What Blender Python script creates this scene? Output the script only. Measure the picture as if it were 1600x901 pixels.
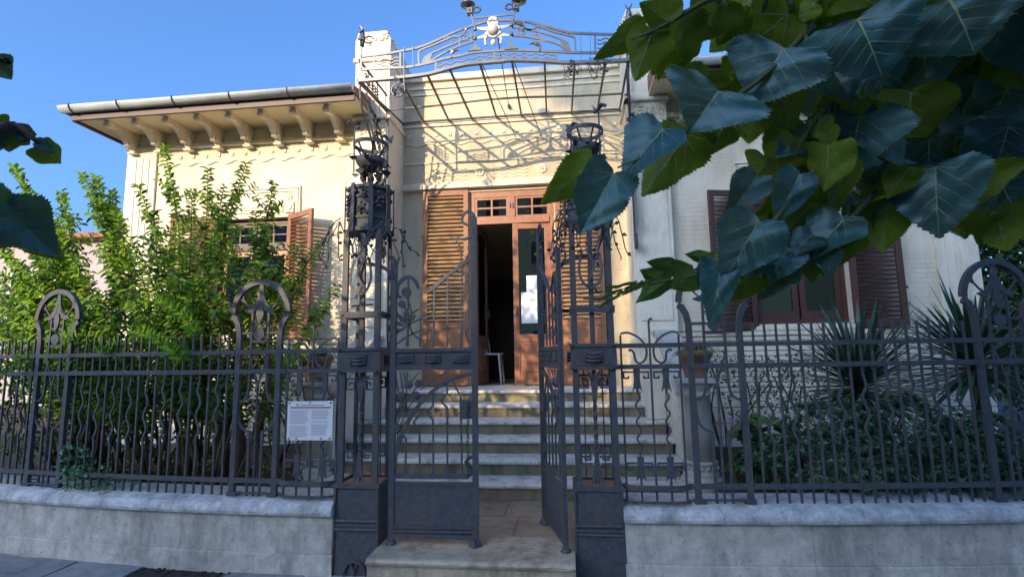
import bpy, math, random
import numpy as np
from mathutils import Vector, Matrix
random.seed(7); rng = np.random.default_rng(11)
for o in list(bpy.data.objects): bpy.data.objects.remove(o)
scene = bpy.context.scene
COL = scene.collection
rad = math.radians
# ------------------------------------------------------------------ camera
FPX, YAW, PITCH, ROLL, CAM = 800.0, rad(6.38), rad(7.25), rad(-0.9), np.array([0.75, -3.83, 1.6])
def cam_axes():
    cy, sy, cp, sp = math.cos(YAW), math.sin(YAW), math.cos(PITCH), math.sin(PITCH)
    f = np.array([-sy*cp, cy*cp, sp]); r0 = np.array([cy, sy, 0.0]); u0 = np.cross(r0, f)
    c, s = math.cos(ROLL), math.sin(ROLL)
    return c*r0+s*u0, -s*r0+c*u0, f
CR, CU, CF = cam_axes()
cd = bpy.data.cameras.new('camera'); cam = bpy.data.objects.new('camera', cd); COL.objects.link(cam)
cd.sensor_fit = 'HORIZONTAL'; cd.sensor_width = 36; cd.lens = 36*FPX/1600; cd.clip_start = 0.05; cd.clip_end = 3000
cam.matrix_world = Matrix([[CR[0], CU[0], -CF[0], CAM[0]], [CR[1], CU[1], -CF[1], CAM[1]], [CR[2], CU[2], -CF[2], CAM[2]], [0, 0, 0, 1]])
scene.camera = cam
# ------------------------------------------------------------------ light
SUN = np.array([-0.50, -1.0, 0.37]); SUN = SUN/np.linalg.norm(SUN)      # towards the sun
sun_el = math.asin(SUN[2]); sun_rot = math.atan2(SUN[0], SUN[1])
world = bpy.data.worlds.new('World'); scene.world = world; world.use_nodes = True
wn = world.node_tree.nodes; wl_ = world.node_tree.links
bg = wn['Background']; sky = wn.new('ShaderNodeTexSky'); sky.sky_type = 'NISHITA'; sky.sun_disc = False
sky.sun_elevation = sun_el; sky.sun_rotation = sun_rot; sky.air_density = 1.0; sky.dust_density = 5.0; sky.ozone_density = 8.0; sky.altitude = 50
wl_.new(sky.outputs[0], bg.inputs[0]); bg.inputs[1].default_value = 0.15
sl = bpy.data.lights.new('sun', 'SUN'); so = bpy.data.objects.new('sun', sl); COL.objects.link(so)
sl.energy = 2.0; sl.angle = rad(0.55); sl.color = (1.0, 0.75, 0.46)
so.rotation_euler = Vector(SUN).to_track_quat('Z', 'Y').to_euler(); so.location = (-8, -14, 12)
vs = scene.view_settings; vs.view_transform = 'Standard'; vs.look = 'None'; vs.gamma = 1; vs.exposure = 1.55; vs.use_curve_mapping = False
# ------------------------------------------------------------------ pixel helpers (photo pixel -> point on a known plane)
def ray(x, y): return CF+CR*(x-800)/FPX-CU*(y-450.5)/FPX
def PY(x, y, Y):
    d = ray(x, y); return CAM+d*((Y-CAM[1])/d[1])
def PD(x, y, dist):
    d = ray(x, y); return CAM+d/np.linalg.norm(d)*dist
# ------------------------------------------------------------------ object helpers
WL = {}
def thing(name, label, cat, loc=(0, 0, 0), group=None):
    o = bpy.data.objects.new(name, None); COL.objects.link(o); o.location = loc; o.empty_display_size = 0.2
    o['label'] = label; o['category'] = cat
    if group: o['group'] = group
    WL[o.name] = np.array(loc, float); return o
def link(name, me, parent, loc, rot=None, label=None):
    o = bpy.data.objects.new(name, me); COL.objects.link(o)
    if parent is not None:
        o.parent = parent; o.location = Vector(np.asarray(loc, float)-WL.get(parent.name, np.zeros(3)))
    else: o.location = loc
    if rot is not None: o.rotation_euler = rot
    if label: o['label'] = label
    WL[o.name] = np.array(loc, float); return o
def tag(o, label, cat, group=None):
    o['label'] = label; o['category'] = cat
    if group: o['group'] = group
    return o
def struct(o): o['kind'] = 'structure'; return o
def unit(v):
    v = np.asarray(v, float); return v/max(np.linalg.norm(v), 1e-9)
class MB:
    def __init__(s): s.v = []; s.f = []; s.m = []
    def add(s, vs, fs, mi=0):
        n = len(s.v); s.v.extend([tuple(map(float, p)) for p in vs]); s.f.extend([tuple(i+n for i in f) for f in fs]); s.m.extend([mi]*len(fs)); return s
    def box(s, x0, x1, y0, y1, z0, z1, mi=0):
        return s.add([(x0, y0, z0), (x1, y0, z0), (x1, y1, z0), (x0, y1, z0), (x0, y0, z1), (x1, y0, z1), (x1, y1, z1), (x0, y1, z1)],
                     [(0, 3, 2, 1), (4, 5, 6, 7), (0, 1, 5, 4), (1, 2, 6, 5), (2, 3, 7, 6), (3, 0, 4, 7)], mi)
    def sweep(s, pts, w, t, up=(0, 1, 0), closed=False, mi=0):
        P = [np.asarray(p, float) for p in pts]; n = len(P); up = unit(up)
        W = w if hasattr(w, '__len__') else [w]*n; ring = []
        for i in range(n):
            a = P[(i-1) % n] if (closed or i > 0) else P[i]; b = P[(i+1) % n] if (closed or i < n-1) else P[i]
            T = unit(b-a); S = np.cross(T, up); l = np.linalg.norm(S); S = S/l if l > 1e-4 else np.array([1., 0, 0])
            k = 1.0
            if (closed or 0 < i < n-1):
                c = float(np.dot(unit(P[i]-a), unit(b-P[i]))); k = min(1.6, 1/max(.45, math.sqrt(max(0, (1+c)/2))))
            S = S*W[i]*.5*k; U = np.cross(S, T); U = unit(U)*t*.5
            ring.append([P[i]+S+U, P[i]-S+U, P[i]-S-U, P[i]+S-U])
        vs_ = [q for r in ring for q in r]; fs = []
        m = n if closed else n-1
        for i in range(m):
            j = (i+1) % n
            for k in range(4): fs.append((i*4+k, i*4+(k+1) % 4, j*4+(k+1) % 4, j*4+k))
        if not closed: fs += [(3, 2, 1, 0), ((n-1)*4, (n-1)*4+1, (n-1)*4+2, (n-1)*4+3)]
        return s.add(vs_, fs, mi)
    def tube(s, pts, r, n=6, mi=0, closed=False):
        P = [np.asarray(p, float) for p in pts]; m = len(P); R = r if hasattr(r, '__len__') else [r]*m
        vs_ = []; N = None
        for i in range(m):
            a = P[(i-1) % m] if (closed or i > 0) else P[i]; b = P[(i+1) % m] if (closed or i < m-1) else P[i]
            T = unit(b-a)
            if N is None:
                N = np.cross(T, (0, 0, 1)); N = unit(N) if np.linalg.norm(N) > 1e-3 else np.array([1., 0, 0])
            N = unit(N-T*np.dot(N, T)); B = np.cross(T, N)
            for k in range(n):
                a_ = 2*math.pi*k/n; vs_.append(P[i]+R[i]*(N*math.cos(a_)+B*math.sin(a_)))
        fs = []
        for i in range(m if closed else m-1):
            j = (i+1) % m
            for k in range(n): fs.append((i*n+k, i*n+(k+1) % n, j*n+(k+1) % n, j*n+k))
        if not closed: fs += [tuple(range(n-1, -1, -1)), tuple((m-1)*n+k for k in range(n))]
        return s.add(vs_, fs, mi)
    def lathe(s, prof, cx, cy, n=20, mi=0):
        vs_ = [(cx+r*math.cos(2*math.pi*k/n), cy+r*math.sin(2*math.pi*k/n), z) for r, z in prof for k in range(n)]
        fs = [(i*n+k, i*n+(k+1) % n, (i+1)*n+(k+1) % n, (i+1)*n+k) for i in range(len(prof)-1) for k in range(n)]
        fs += [tuple(range(n-1, -1, -1)), tuple((len(prof)-1)*n+k for k in range(n))]
        return s.add(vs_, fs, mi)
    def prism(s, poly, f0, f1, mi=0):                       # poly of 2d points; f0/f1 map (a, b) to a 3d point
        n = len(poly); A = sum(poly[i][0]*poly[(i+1) % n][1]-poly[(i+1) % n][0]*poly[i][1] for i in range(n))
        if A < 0: poly = poly[::-1]
        vs_ = [f0(*p) for p in poly]+[f1(*p) for p in poly]
        fs = [tuple(range(n)), tuple(range(2*n-1, n-1, -1))]+[(i, i+n, (i+1) % n+n, (i+1) % n) for i in range(n)]
        return s.add(vs_, fs, mi)
    def ell(s, c, r, nu=10, nv=6, mi=0):
        vs_ = [(c[0], c[1], c[2]-r[2])]
        for j in range(1, nv):
            a = -math.pi/2+math.pi*j/nv
            vs_ += [(c[0]+r[0]*math.cos(a)*math.cos(2*math.pi*k/nu), c[1]+r[1]*math.cos(a)*math.sin(2*math.pi*k/nu), c[2]+r[2]*math.sin(a)) for k in range(nu)]
        vs_.append((c[0], c[1], c[2]+r[2])); L = len(vs_)-1
        fs = [(0, 1+(k+1) % nu, 1+k) for k in range(nu)]
        for j in range(nv-2):
            b = 1+j*nu; fs += [(b+k, b+(k+1) % nu, b+nu+(k+1) % nu, b+nu+k) for k in range(nu)]
        b = 1+(nv-2)*nu; fs += [(b+k, b+(k+1) % nu, L) for k in range(nu)]
        return s.add(vs_, fs, mi)
    def xf(s, fn): s.v = [tuple(map(float, fn(np.array(p)))) for p in s.v]; return s
    def mirror(s, ax): 
        s.v = [(2*ax-p[0], p[1], p[2]) for p in s.v]; s.f = [f[::-1] for f in s.f]; return s
    def mesh(s, name, mats, smooth=False):
        me = bpy.data.meshes.new(name); me.from_pydata(s.v, [], s.f)
        for m in (mats if isinstance(mats, (list, tuple)) else [mats]): me.materials.append(m)
        if len(set(s.m)) > 1: me.polygons.foreach_set('material_index', s.m)
        if smooth: me.polygons.foreach_set('use_smooth', [True]*len(s.f))
        me.update(); return me
    def build(s, name, mats, parent=None, smooth=False, label=None, bevel=0):
        V = np.array(s.v); c = (V.min(0)+V.max(0))/2; c[2] = V[:, 2].min()
        s.v = [tuple(p) for p in V-c]
        o = link(name, s.mesh(name, mats, smooth), parent, c, label=label)
        if bevel:
            b = o.modifiers.new('bevel', 'BEVEL'); b.width = bevel; b.segments = 2; b.limit_method = 'ANGLE'; b.angle_limit = rad(40)
        return o
def bez(P, n=24):                                            # smooth curve through points (Catmull-Rom)
    P = [np.asarray(p, float) for p in P]; Q = [2*P[0]-P[1]]+P+[2*P[-1]-P[-2]]; out = []
    seg = max(2, n//(len(P)-1))
    for i in range(1, len(Q)-2):
        for k in range(seg):
            t = k/seg; a, b, c, d = Q[i-1], Q[i], Q[i+1], Q[i+2]
            out.append(.5*((2*b)+(-a+c)*t+(2*a-5*b+4*c-d)*t*t+(-a+3*b-3*c+d)*t**3))
    out.append(P[-1]); return out
def arc(cx, cz, rx, rz, a0, a1, y, n=20):
    return [(cx+rx*math.cos(rad(a0+(a1-a0)*k/n)), y, cz+rz*math.sin(rad(a0+(a1-a0)*k/n))) for k in range(n+1)]
# ------------------------------------------------------------------ materials
def mat(name, base, rough=.6, var=.12, scale=6, bump=0, bscale=40, metal=0, dirt=None, dscale=2.0, damt=.5, spec=.5, extra=None, transl=0, tcol=None, speck=None, streak=None, orand=0, stint=None):
    m = bpy.data.materials.new(name); m.use_nodes = True; nt = m.node_tree; N = nt.nodes; L = nt.links
    b = N['Principled BSDF']; b.inputs['Roughness'].default_value = rough; b.inputs['Metallic'].default_value = metal; b.inputs['Specular IOR Level'].default_value = spec
    tc = N.new('ShaderNodeTexCoord'); geo = N.new('ShaderNodeNewGeometry')
    n1 = N.new('ShaderNodeTexNoise'); n1.inputs['Scale'].default_value = scale; n1.inputs['Detail'].default_value = 6; n1.inputs['Roughness'].default_value = .65
    L.new(geo.outputs['Position'], n1.inputs['Vector'])
    r = N.new('ShaderNodeValToRGB'); e = r.color_ramp.elements; e[0].position = .3; e[1].position = .7
    e[0].color = (*[max(0, c*(1-var)) for c in base], 1); e[1].color = (*[min(1, c*(1+var)) for c in base], 1)
    L.new(n1.outputs[0], r.inputs[0]); col = r.outputs[0]
    if dirt:
        n2 = N.new('ShaderNodeTexNoise'); n2.inputs['Scale'].default_value = dscale; n2.inputs['Detail'].default_value = 8; n2.inputs['Roughness'].default_value = .7
        mp = N.new('ShaderNodeMapping'); mp.inputs['Scale'].default_value = (1, 1, .35); L.new(geo.outputs['Position'], mp.inputs[0]); L.new(mp.outputs[0], n2.inputs['Vector'])
        r2 = N.new('ShaderNodeValToRGB'); r2.color_ramp.elements[0].position = .47; r2.color_ramp.elements[1].position = .68; L.new(n2.outputs[0], r2.inputs[0])
        mu = N.new('ShaderNodeMath'); mu.operation = 'MULTIPLY'; mu.inputs[1].default_value = damt; L.new(r2.outputs[0], mu.inputs[0])
        mx = N.new('ShaderNodeMixRGB'); mx.inputs[2].default_value = (*dirt, 1); L.new(mu.outputs[0], mx.inputs[0]); L.new(col, mx.inputs[1]); col = mx.outputs[0]
    def layer(col, scale, mapping, lo, hi, amt, dark, rough=.75):
        nn = N.new('ShaderNodeTexNoise'); nn.inputs['Scale'].default_value = scale; nn.inputs['Detail'].default_value = 9; nn.inputs['Roughness'].default_value = rough
        mq = N.new('ShaderNodeMapping'); mq.inputs['Scale'].default_value = mapping; L.new(geo.outputs['Position'], mq.inputs[0]); L.new(mq.outputs[0], nn.inputs['Vector'])
        rq = N.new('ShaderNodeValToRGB'); rq.color_ramp.elements[0].position = lo; rq.color_ramp.elements[1].position = hi; L.new(nn.outputs[0], rq.inputs[0])
        mm = N.new('ShaderNodeMath'); mm.operation = 'MULTIPLY'; mm.inputs[1].default_value = amt; L.new(rq.outputs[0], mm.inputs[0])
        mz = N.new('ShaderNodeMixRGB'); mz.inputs[2].default_value = (*dark, 1); L.new(mm.outputs[0], mz.inputs[0]); L.new(col, mz.inputs[1]); return mz.outputs[0]
    if speck: col = layer(col, speck[0], (1, 1, 1), .54, .66, speck[1], [c*.35 for c in base])
    if streak: col = layer(col, streak[0], (1, 1, .12), .52, .7, streak[1], [c*.4 for c in base])
    if orand:
        oi = N.new('ShaderNodeObjectInfo'); mr = N.new('ShaderNodeMapRange'); mr.inputs[3].default_value = 1-orand; mr.inputs[4].default_value = 1+orand; L.new(oi.outputs['Random'], mr.inputs[0])
        hs = N.new('ShaderNodeHueSaturation'); L.new(mr.outputs[0], hs.inputs['Value']); L.new(col, hs.inputs['Color']); col = hs.outputs[0]
    if stint: b.inputs['Specular Tint'].default_value = (*stint, 1)
    if extra: col = extra(N, L, geo, col, b)
    L.new(col, b.inputs['Base Color'])
    if bump:
        n3 = N.new('ShaderNodeTexNoise'); n3.inputs['Scale'].default_value = bscale; n3.inputs['Detail'].default_value = 5; L.new(geo.outputs['Position'], n3.inputs['Vector'])
        bp = N.new('ShaderNodeBump'); bp.inputs['Strength'].default_value = bump; bp.inputs['Distance'].default_value = .01; L.new(n3.outputs[0], bp.inputs['Height'])
        prev = b.inputs['Normal'].links[0].from_socket if b.inputs['Normal'].links else None
        if prev: L.new(prev, bp.inputs['Normal'])
        L.new(bp.outputs[0], b.inputs['Normal'])
    if transl:
        t = N.new('ShaderNodeBsdfTranslucent'); t.inputs[0].default_value = (*(tcol or base), 1); ms = N.new('ShaderNodeMixShader'); ms.inputs[0].default_value = transl
        L.new(b.outputs[0], ms.inputs[1]); L.new(t.outputs[0], ms.inputs[2]); L.new(ms.outputs[0], N['Material Output'].inputs[0])
    return m
def courses(scale_h, scale_l, dark=.85):                     # thin painted brick courses, as fine relief
    def fn(N, L, geo, col, b):
        sp = N.new('ShaderNodeSeparateXYZ'); L.new(geo.outputs['Position'], sp.inputs[0])
        ad = N.new('ShaderNodeMath'); L.new(sp.outputs[0], ad.inputs[0]); L.new(sp.outputs[1], ad.inputs[1])
        cb = N.new('ShaderNodeCombineXYZ'); L.new(ad.outputs[0], cb.inputs[0]); L.new(sp.outputs[2], cb.inputs[1])
        br = N.new('ShaderNodeTexBrick'); br.inputs['Scale'].default_value = 1; br.inputs['Brick Width'].default_value = scale_l; br.inputs['Row Height'].default_value = scale_h
        br.inputs['Mortar Size'].default_value = .004; br.inputs['Mortar Smooth'].default_value = .4
        br.inputs['Color1'].default_value = (1, 1, 1, 1); br.inputs['Color2'].default_value = (.94, .94, .94, 1); br.inputs['Mortar'].default_value = (dark, dark, dark, 1)
        L.new(cb.outputs[0], br.inputs['Vector'])
        n = N.new('ShaderNodeTexNoise'); n.inputs['Scale'].default_value = 2.2; n.inputs['Detail'].default_value = 4; L.new(geo.outputs['Position'], n.inputs['Vector'])
        rr = N.new('ShaderNodeValToRGB'); rr.color_ramp.elements[0].position = .42; rr.color_ramp.elements[1].position = .62; L.new(n.outputs[0], rr.inputs[0])
        w = N.new('ShaderNodeMixRGB'); w.inputs[1].default_value = (1, 1, 1, 1); L.new(rr.outputs[0], w.inputs[0]); L.new(br.outputs[0], w.inputs[2])
        mu = N.new('ShaderNodeMixRGB'); mu.blend_type = 'MULTIPLY'; mu.inputs[0].default_value = 1; L.new(col, mu.inputs[1]); L.new(w.outputs[0], mu.inputs[2])
        bp = N.new('ShaderNodeBump'); bp.inputs['Strength'].default_value = .35; bp.inputs['Distance'].default_value = .006; L.new(w.outputs[0], bp.inputs['Height']); L.new(bp.outputs[0], b.inputs['Normal'])
        return mu.outputs[0]
    return fn
M = {}
CREAM = (.76, .67, .51)
M['plaster'] = mat('painted_brick', CREAM, .75, .05, 3, .08, 90, dirt=(.42, .35, .24), dscale=1.5, damt=.5, streak=(5, .22), extra=courses(.062, .27, .66))
M['trim'] = mat('painted_plaster', (.82, .74, .58), .7, .05, 4, .06, 60, dirt=(.40, .32, .22), dscale=3, damt=.5, streak=(6, .22))
M['soffit'] = mat('soffit_plaster', (.78, .68, .44), .8, .06, 4)
M['iron'] = mat('iron_paint', (.070, .076, .090), .55, .3, 25, .15, 120, dirt=(.13, .085, .055), dscale=7, damt=.55, spec=.4, speck=(45, .6))
M['iron_brown'] = mat('iron_paint_weathered', (.085, .070, .055), .55, .3, 20, .12, 120, dirt=(.15, .11, .07), dscale=8, damt=.6)
M['iron_crest'] = mat('iron_paint_glossy', (.10, .105, .11), .30, .2, 20, .05, 120, dirt=(.07, .07, .07), dscale=8, damt=.4, spec=.9)
M['slat'] = mat('sunlit_slat_paint', (.50, .33, .19), .6, .15, 14)  # slat colour lightened to carry the glare of direct sun
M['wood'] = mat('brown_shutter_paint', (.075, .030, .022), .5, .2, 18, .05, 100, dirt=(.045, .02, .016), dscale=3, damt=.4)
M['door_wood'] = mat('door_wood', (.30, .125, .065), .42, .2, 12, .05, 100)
M['dark_wood'] = mat('dark_wood', (.06, .025, .018), .5, .2, 12)
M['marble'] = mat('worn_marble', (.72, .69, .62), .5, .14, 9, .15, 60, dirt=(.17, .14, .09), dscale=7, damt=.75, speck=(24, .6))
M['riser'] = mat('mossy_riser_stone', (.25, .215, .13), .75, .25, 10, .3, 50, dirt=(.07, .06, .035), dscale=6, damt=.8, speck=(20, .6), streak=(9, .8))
M['travertine'] = mat('sill_stone', (.50, .41, .30), .5, .2, 7, .15, 50, dirt=(.16, .12, .08), dscale=6, damt=.8, speck=(24, .6))
M['tile'] = mat('landing_tile', (.38, .28, .19), .42, .22, 5, .08, 60, dirt=(.13, .10, .07), dscale=5, damt=.7, speck=(18, .4), orand=.15)
M['cement'] = mat('stained_cement', (.54, .50, .44), .85, .25, 9, .5, 45, dirt=(.20, .185, .165), dscale=3.4, damt=.75, speck=(22, .6), streak=(7, .4))
M['cap'] = mat('cement_coping', (.56, .55, .54), .8, .3, 14, .6, 35, dirt=(.20, .19, .18), dscale=6, damt=.8, speck=(30, .6))
M['stone'] = mat('grey_stone', (.50, .47, .41), .7, .15, 6, .15, 60, dirt=(.2, .18, .14), dscale=4, damt=.7)
M['paving'] = mat('paving_stone', (.29, .29, .295), .7, .25, 9, .5, 45, dirt=(.13, .13, .13), dscale=5, damt=.6, speck=(26, .6), orand=.22)
M['joint'] = mat('mortar_joint', (.10, .10, .095), .9, .3, 12, .3, 60)
M['asphalt'] = mat('asphalt', (.11, .11, .112), .85, .3, 20, .3, 80)
M['soil'] = mat('garden_soil', (.055, .04, .026), .95, .4, 9, .8, 25)
M['zinc'] = mat('zinc_gutter', (.46, .50, .49), .5, .2, 4, .05, 30)
M['roof'] = mat('roof_tile', (.28, .13, .08), .8, .3, 8)
M['ochre'] = mat('ochre_plaster', (.42, .27, .08), .8, .1, 3)
M['pot'] = mat('terracotta', (.34, .17, .09), .75, .2, 8, .2, 40, dirt=(.25, .2, .15), dscale=5, damt=.5)
M['paper'] = mat('paper', (.80, .80, .80), .6, .02, 4)
M['ink'] = mat('ink', (.25, .26, .30), .7, .1, 20)
M['inkred'] = mat('red_ink', (.42, .12, .13), .7, .1, 20)
M['chrome'] = mat('pale_clear_plastic', (.75, .74, .72), .15, .02, 3, transl=.25, tcol=(.8, .8, .8))
M['shield'] = mat('pale_shield_paint', (.55, .53, .49), .45, .1, 12, dirt=(.3, .28, .25), dscale=8, damt=.4)
M['bark'] = mat('bark', (.075, .05, .035), .9, .3, 20, .6, 40)
M['stem'] = mat('stem', (.11, .065, .035), .8, .3, 20)
M['twig'] = mat('green_twig', (.06, .075, .025), .7, .3, 20)
M['leaf_shrub'] = mat('shrub_leaf', (.085, .20, .030), .45, .5, 16, transl=.48, tcol=(.34, .58, .05))
M['leaf_dark'] = mat('dark_leaf', (.035, .07, .025), .45, .4, 8, transl=.2, tcol=(.08, .15, .02))
M['leaf_rose'] = mat('rosemary_leaf', (.075, .115, .05), .6, .35, 8, transl=.2, tcol=(.13, .19, .05))
M['leaf_hedge'] = mat('hedge_leaf', (.055, .125, .06), .45, .4, 12, transl=.18, tcol=(.07, .16, .04))
M['leaf_tip'] = mat('hedge_young_leaf', (.19, .34, .19), .45, .3, 12, transl=.2, tcol=(.12, .22, .05))
M['yucca'] = mat('yucca_leaf', (.04, .10, .055), .42, .3, 9, transl=.1, tcol=(.06, .14, .05))
M['grass'] = mat('pale_grass_leaf', (.13, .20, .06), .5, .3, 9, transl=.3, tcol=(.2, .3, .06))
M['leaf_up'] = mat('broad_leaf_upper', (.010, .050, .055), .40, .4, 16, .2, 40, spec=.8, transl=.15, tcol=(.40, .60, .06), stint=(.45, .8, 1.0), dirt=(.10, .075, .02), dscale=11, damt=.35)  # blue specular tint stands in for the sky's sheen
M['leaf_under'] = mat('broad_leaf_under', (.17, .23, .012), .6, .35, 12, .2, 40, transl=.6, tcol=(.9, 1.0, .04), dirt=(.16, .09, .02), dscale=9, damt=.6)
M['vein'] = mat('leaf_vein', (.16, .22, .11), .5, .1, 10)
M['leaf_young'] = mat('young_broad_leaf', (.09, .19, .02), .45, .25, 12, transl=.5, tcol=(.2, .36, .03))
M['flower'] = mat('pink_flower', (.55, .25, .5), .6, .1, 10)
M['house_a'] = mat('house_paint_pale', (.42, .36, .35), .85, .08, 2, dirt=(.35, .3, .26), dscale=1, damt=.4)
M['house_b'] = mat('house_paint_ochre', (.62, .46, .22), .85, .06, 2)
M['hole'] = mat('damp_hole_soil', (.025, .022, .02), .9, .3, 20, .5, 40)
def glassmat():
    m = bpy.data.materials.new('window_glass'); m.use_nodes = True; N = m.node_tree.nodes; L = m.node_tree.links
    for n in list(N):
        if n.type != 'OUTPUT_MATERIAL': N.remove(n)
    out = [n for n in N if n.type == 'OUTPUT_MATERIAL'][0]
    g = N.new('ShaderNodeBsdfGlossy'); g.inputs['Roughness'].default_value = .015; g.inputs[0].default_value = (.9, .9, .9, 1)
    t = N.new('ShaderNodeBsdfTransparent'); t.inputs[0].default_value = (.75, .78, .76, 1)
    lw = N.new('ShaderNodeFresnel'); lw.inputs[0].default_value = 2.5
    mx = N.new('ShaderNodeMixShader'); L.new(lw.outputs[0], mx.inputs[0]); L.new(t.outputs[0], mx.inputs[1]); L.new(g.outputs[0], mx.inputs[2]); L.new(mx.outputs[0], out.inputs[0])
    return m
M['glass'] = glassmat()
# ================================================================== setting
g = MB(); g.add([(-900, -900, -.03), (900, -900, -.03), (900, 900, -.03), (-900, 900, -.03)], [(0, 1, 2, 3)])
struct(g.build('ground', M['asphalt']))
GA, BX = .02, -.08
def fy(x): return .22*max(0, (abs(x-GA)-1.0)/3.0)**2           # plan curve of the fence and its wall
pv = struct(MB().box(-9, 7, -2.6, .9, -.026, -.012).build('pavement', M['joint']))
slab_cache = {}
ROWS = [(-2.58, -1.92), (-1.9, -1.26), (-1.24, -.72), (-.7, -.27), (-.25, .16), (.18, .6)]
for ri, (y0, y1) in enumerate(ROWS):
    x = -8.9+.37*ri
    while x < 6.8:
        w_ = random.choice((.62, .74, .86)); y = (y0+y1)/2
        hole = (-2.62 < x+w_/2 < -1.95) and ri == 4
        if not hole:
            k = (w_, ri)
            if k not in slab_cache:
                mb = MB(); a, b, h = w_/2-.008, (y1-y0)/2-.006, .014
                mb.add([(-a, -b, -.01), (a, -b, -.01), (a, b, -.01), (-a, b, -.01), (-a+.006, -b+.006, h), (a-.006, -b+.006, h), (a-.006, b-.006, h), (-a+.006, b-.006, h)],
                       [(4, 5, 6, 7), (0, 1, 5, 4), (1, 2, 6, 5), (2, 3, 7, 6), (3, 0, 4, 7)])
                slab_cache[k] = mb.mesh('paving_stone', M['paving'])
            o = link('paving_stone', slab_cache[k], pv, (x+w_/2, y, -.012+random.uniform(-.002, .002)), (random.uniform(-.003, .003), random.uniform(-.003, .003), 0))
        x += w_
mb = MB()
for k in range(60):
    a = random.uniform(0, 6.28); r_ = random.random()**.5
    mb.ell((-2.2+.42*r_*math.cos(a), -.03+.16*r_*math.sin(a), -.006), (.02, .02, random.uniform(.006, .014)), 5, 4)
mb.box(-2.64, -1.9, -.24, .13, -.02, -.008)
tag(mb.build('broken_paving_patch', M['hole']), 'dark hole of bare earth where a paving slab is missing by the wall', 'hole')
def gsheet(x0, x1):
    nx, ny = 40, 16; vs_ = []; 
    for j in range(ny+1):
        for i in range(nx+1):
            x = x0+(x1-x0)*i/nx; y = .14+fy(x)*(1-j/ny)+(3.3-.14)*j/ny
            vs_.append((x, y, .40+.03*math.sin(x*3.1+y)*math.sin(y*4.3)+random.uniform(-.012, .012)))
    return MB().add(vs_, [(j*(nx+1)+i, j*(nx+1)+i+1, (j+1)*(nx+1)+i+1, (j+1)*(nx+1)+i) for j in range(ny) for i in range(nx)])
struct(gsheet(-9, -1.98).build('garden_soil', M['soil'], smooth=True)); struct(gsheet(1.98, 9).build('garden_soil', M['soil'], smooth=True))
for x0, x1 in ((-20, -6.05), (5.9, 20)): struct(MB().box(x0, x1, 3.31, 16, -.02, .38).build('garden_ground', M['soil']))
# ---- low garden walls with coping
def garden_wall(s):
    lab = 'low stained cement wall with rounded coping %s the gate' % ('left of' if s < 0 else 'right of')
    t = thing('garden_wall', lab, 'wall', (GA+s*3, 0, 0), 'low walls beside the gate')
    n = 44; xs = [1.065+(8.0-1.065)*k/n for k in range(n+1)]
    def ext(prof, xa, xb, name, m, smooth=False):
        q = [x for x in xs if xa < x < xb]; q = [xa]+q+[xb]; vs_ = []; k = len(prof)
        for x in q:
            X = GA+s*x; f = fy(X); vs_ += [(X, f+py, pz) for py, pz in prof]
        fs = [(i*k+j, (i+1)*k+j, (i+1)*k+(j+1) % k, i*k+(j+1) % k) for i in range(len(q)-1) for j in range(k)]
        if s < 0: fs = [f[::-1] for f in fs]
        fs += [tuple(range(k)), tuple((len(q)-1)*k+j for j in range(k))]
        return MB().add(vs_, fs).build(name, m, t, smooth)
    L = [1.065, 2.33, 3.9, 5.4, 8.0]
    for a, b in zip(L[:-1], L[1:]):
        ext([(-.015, -.02), (-.015, .138), (-.009, .145), (.36, .145), (.36, -.02)], a+.0015, b-.0015, 'plinth_block', M['cement'])
        ext([(.0, .147), (.0, .425), (.36, .425), (.36, .147)], a+.0015, b-.0015, 'wall_block', M['cement'])
        ext([(-.045, .427), (-.052, .45), (-.045, .475), (-.02, .505), (.03, .522), (.1, .527), (.36, .527), (.36, .427)], a+.001, b-.001, 'coping', M['cap'])
    return t
garden_wall(-1); garden_wall(1)
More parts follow.
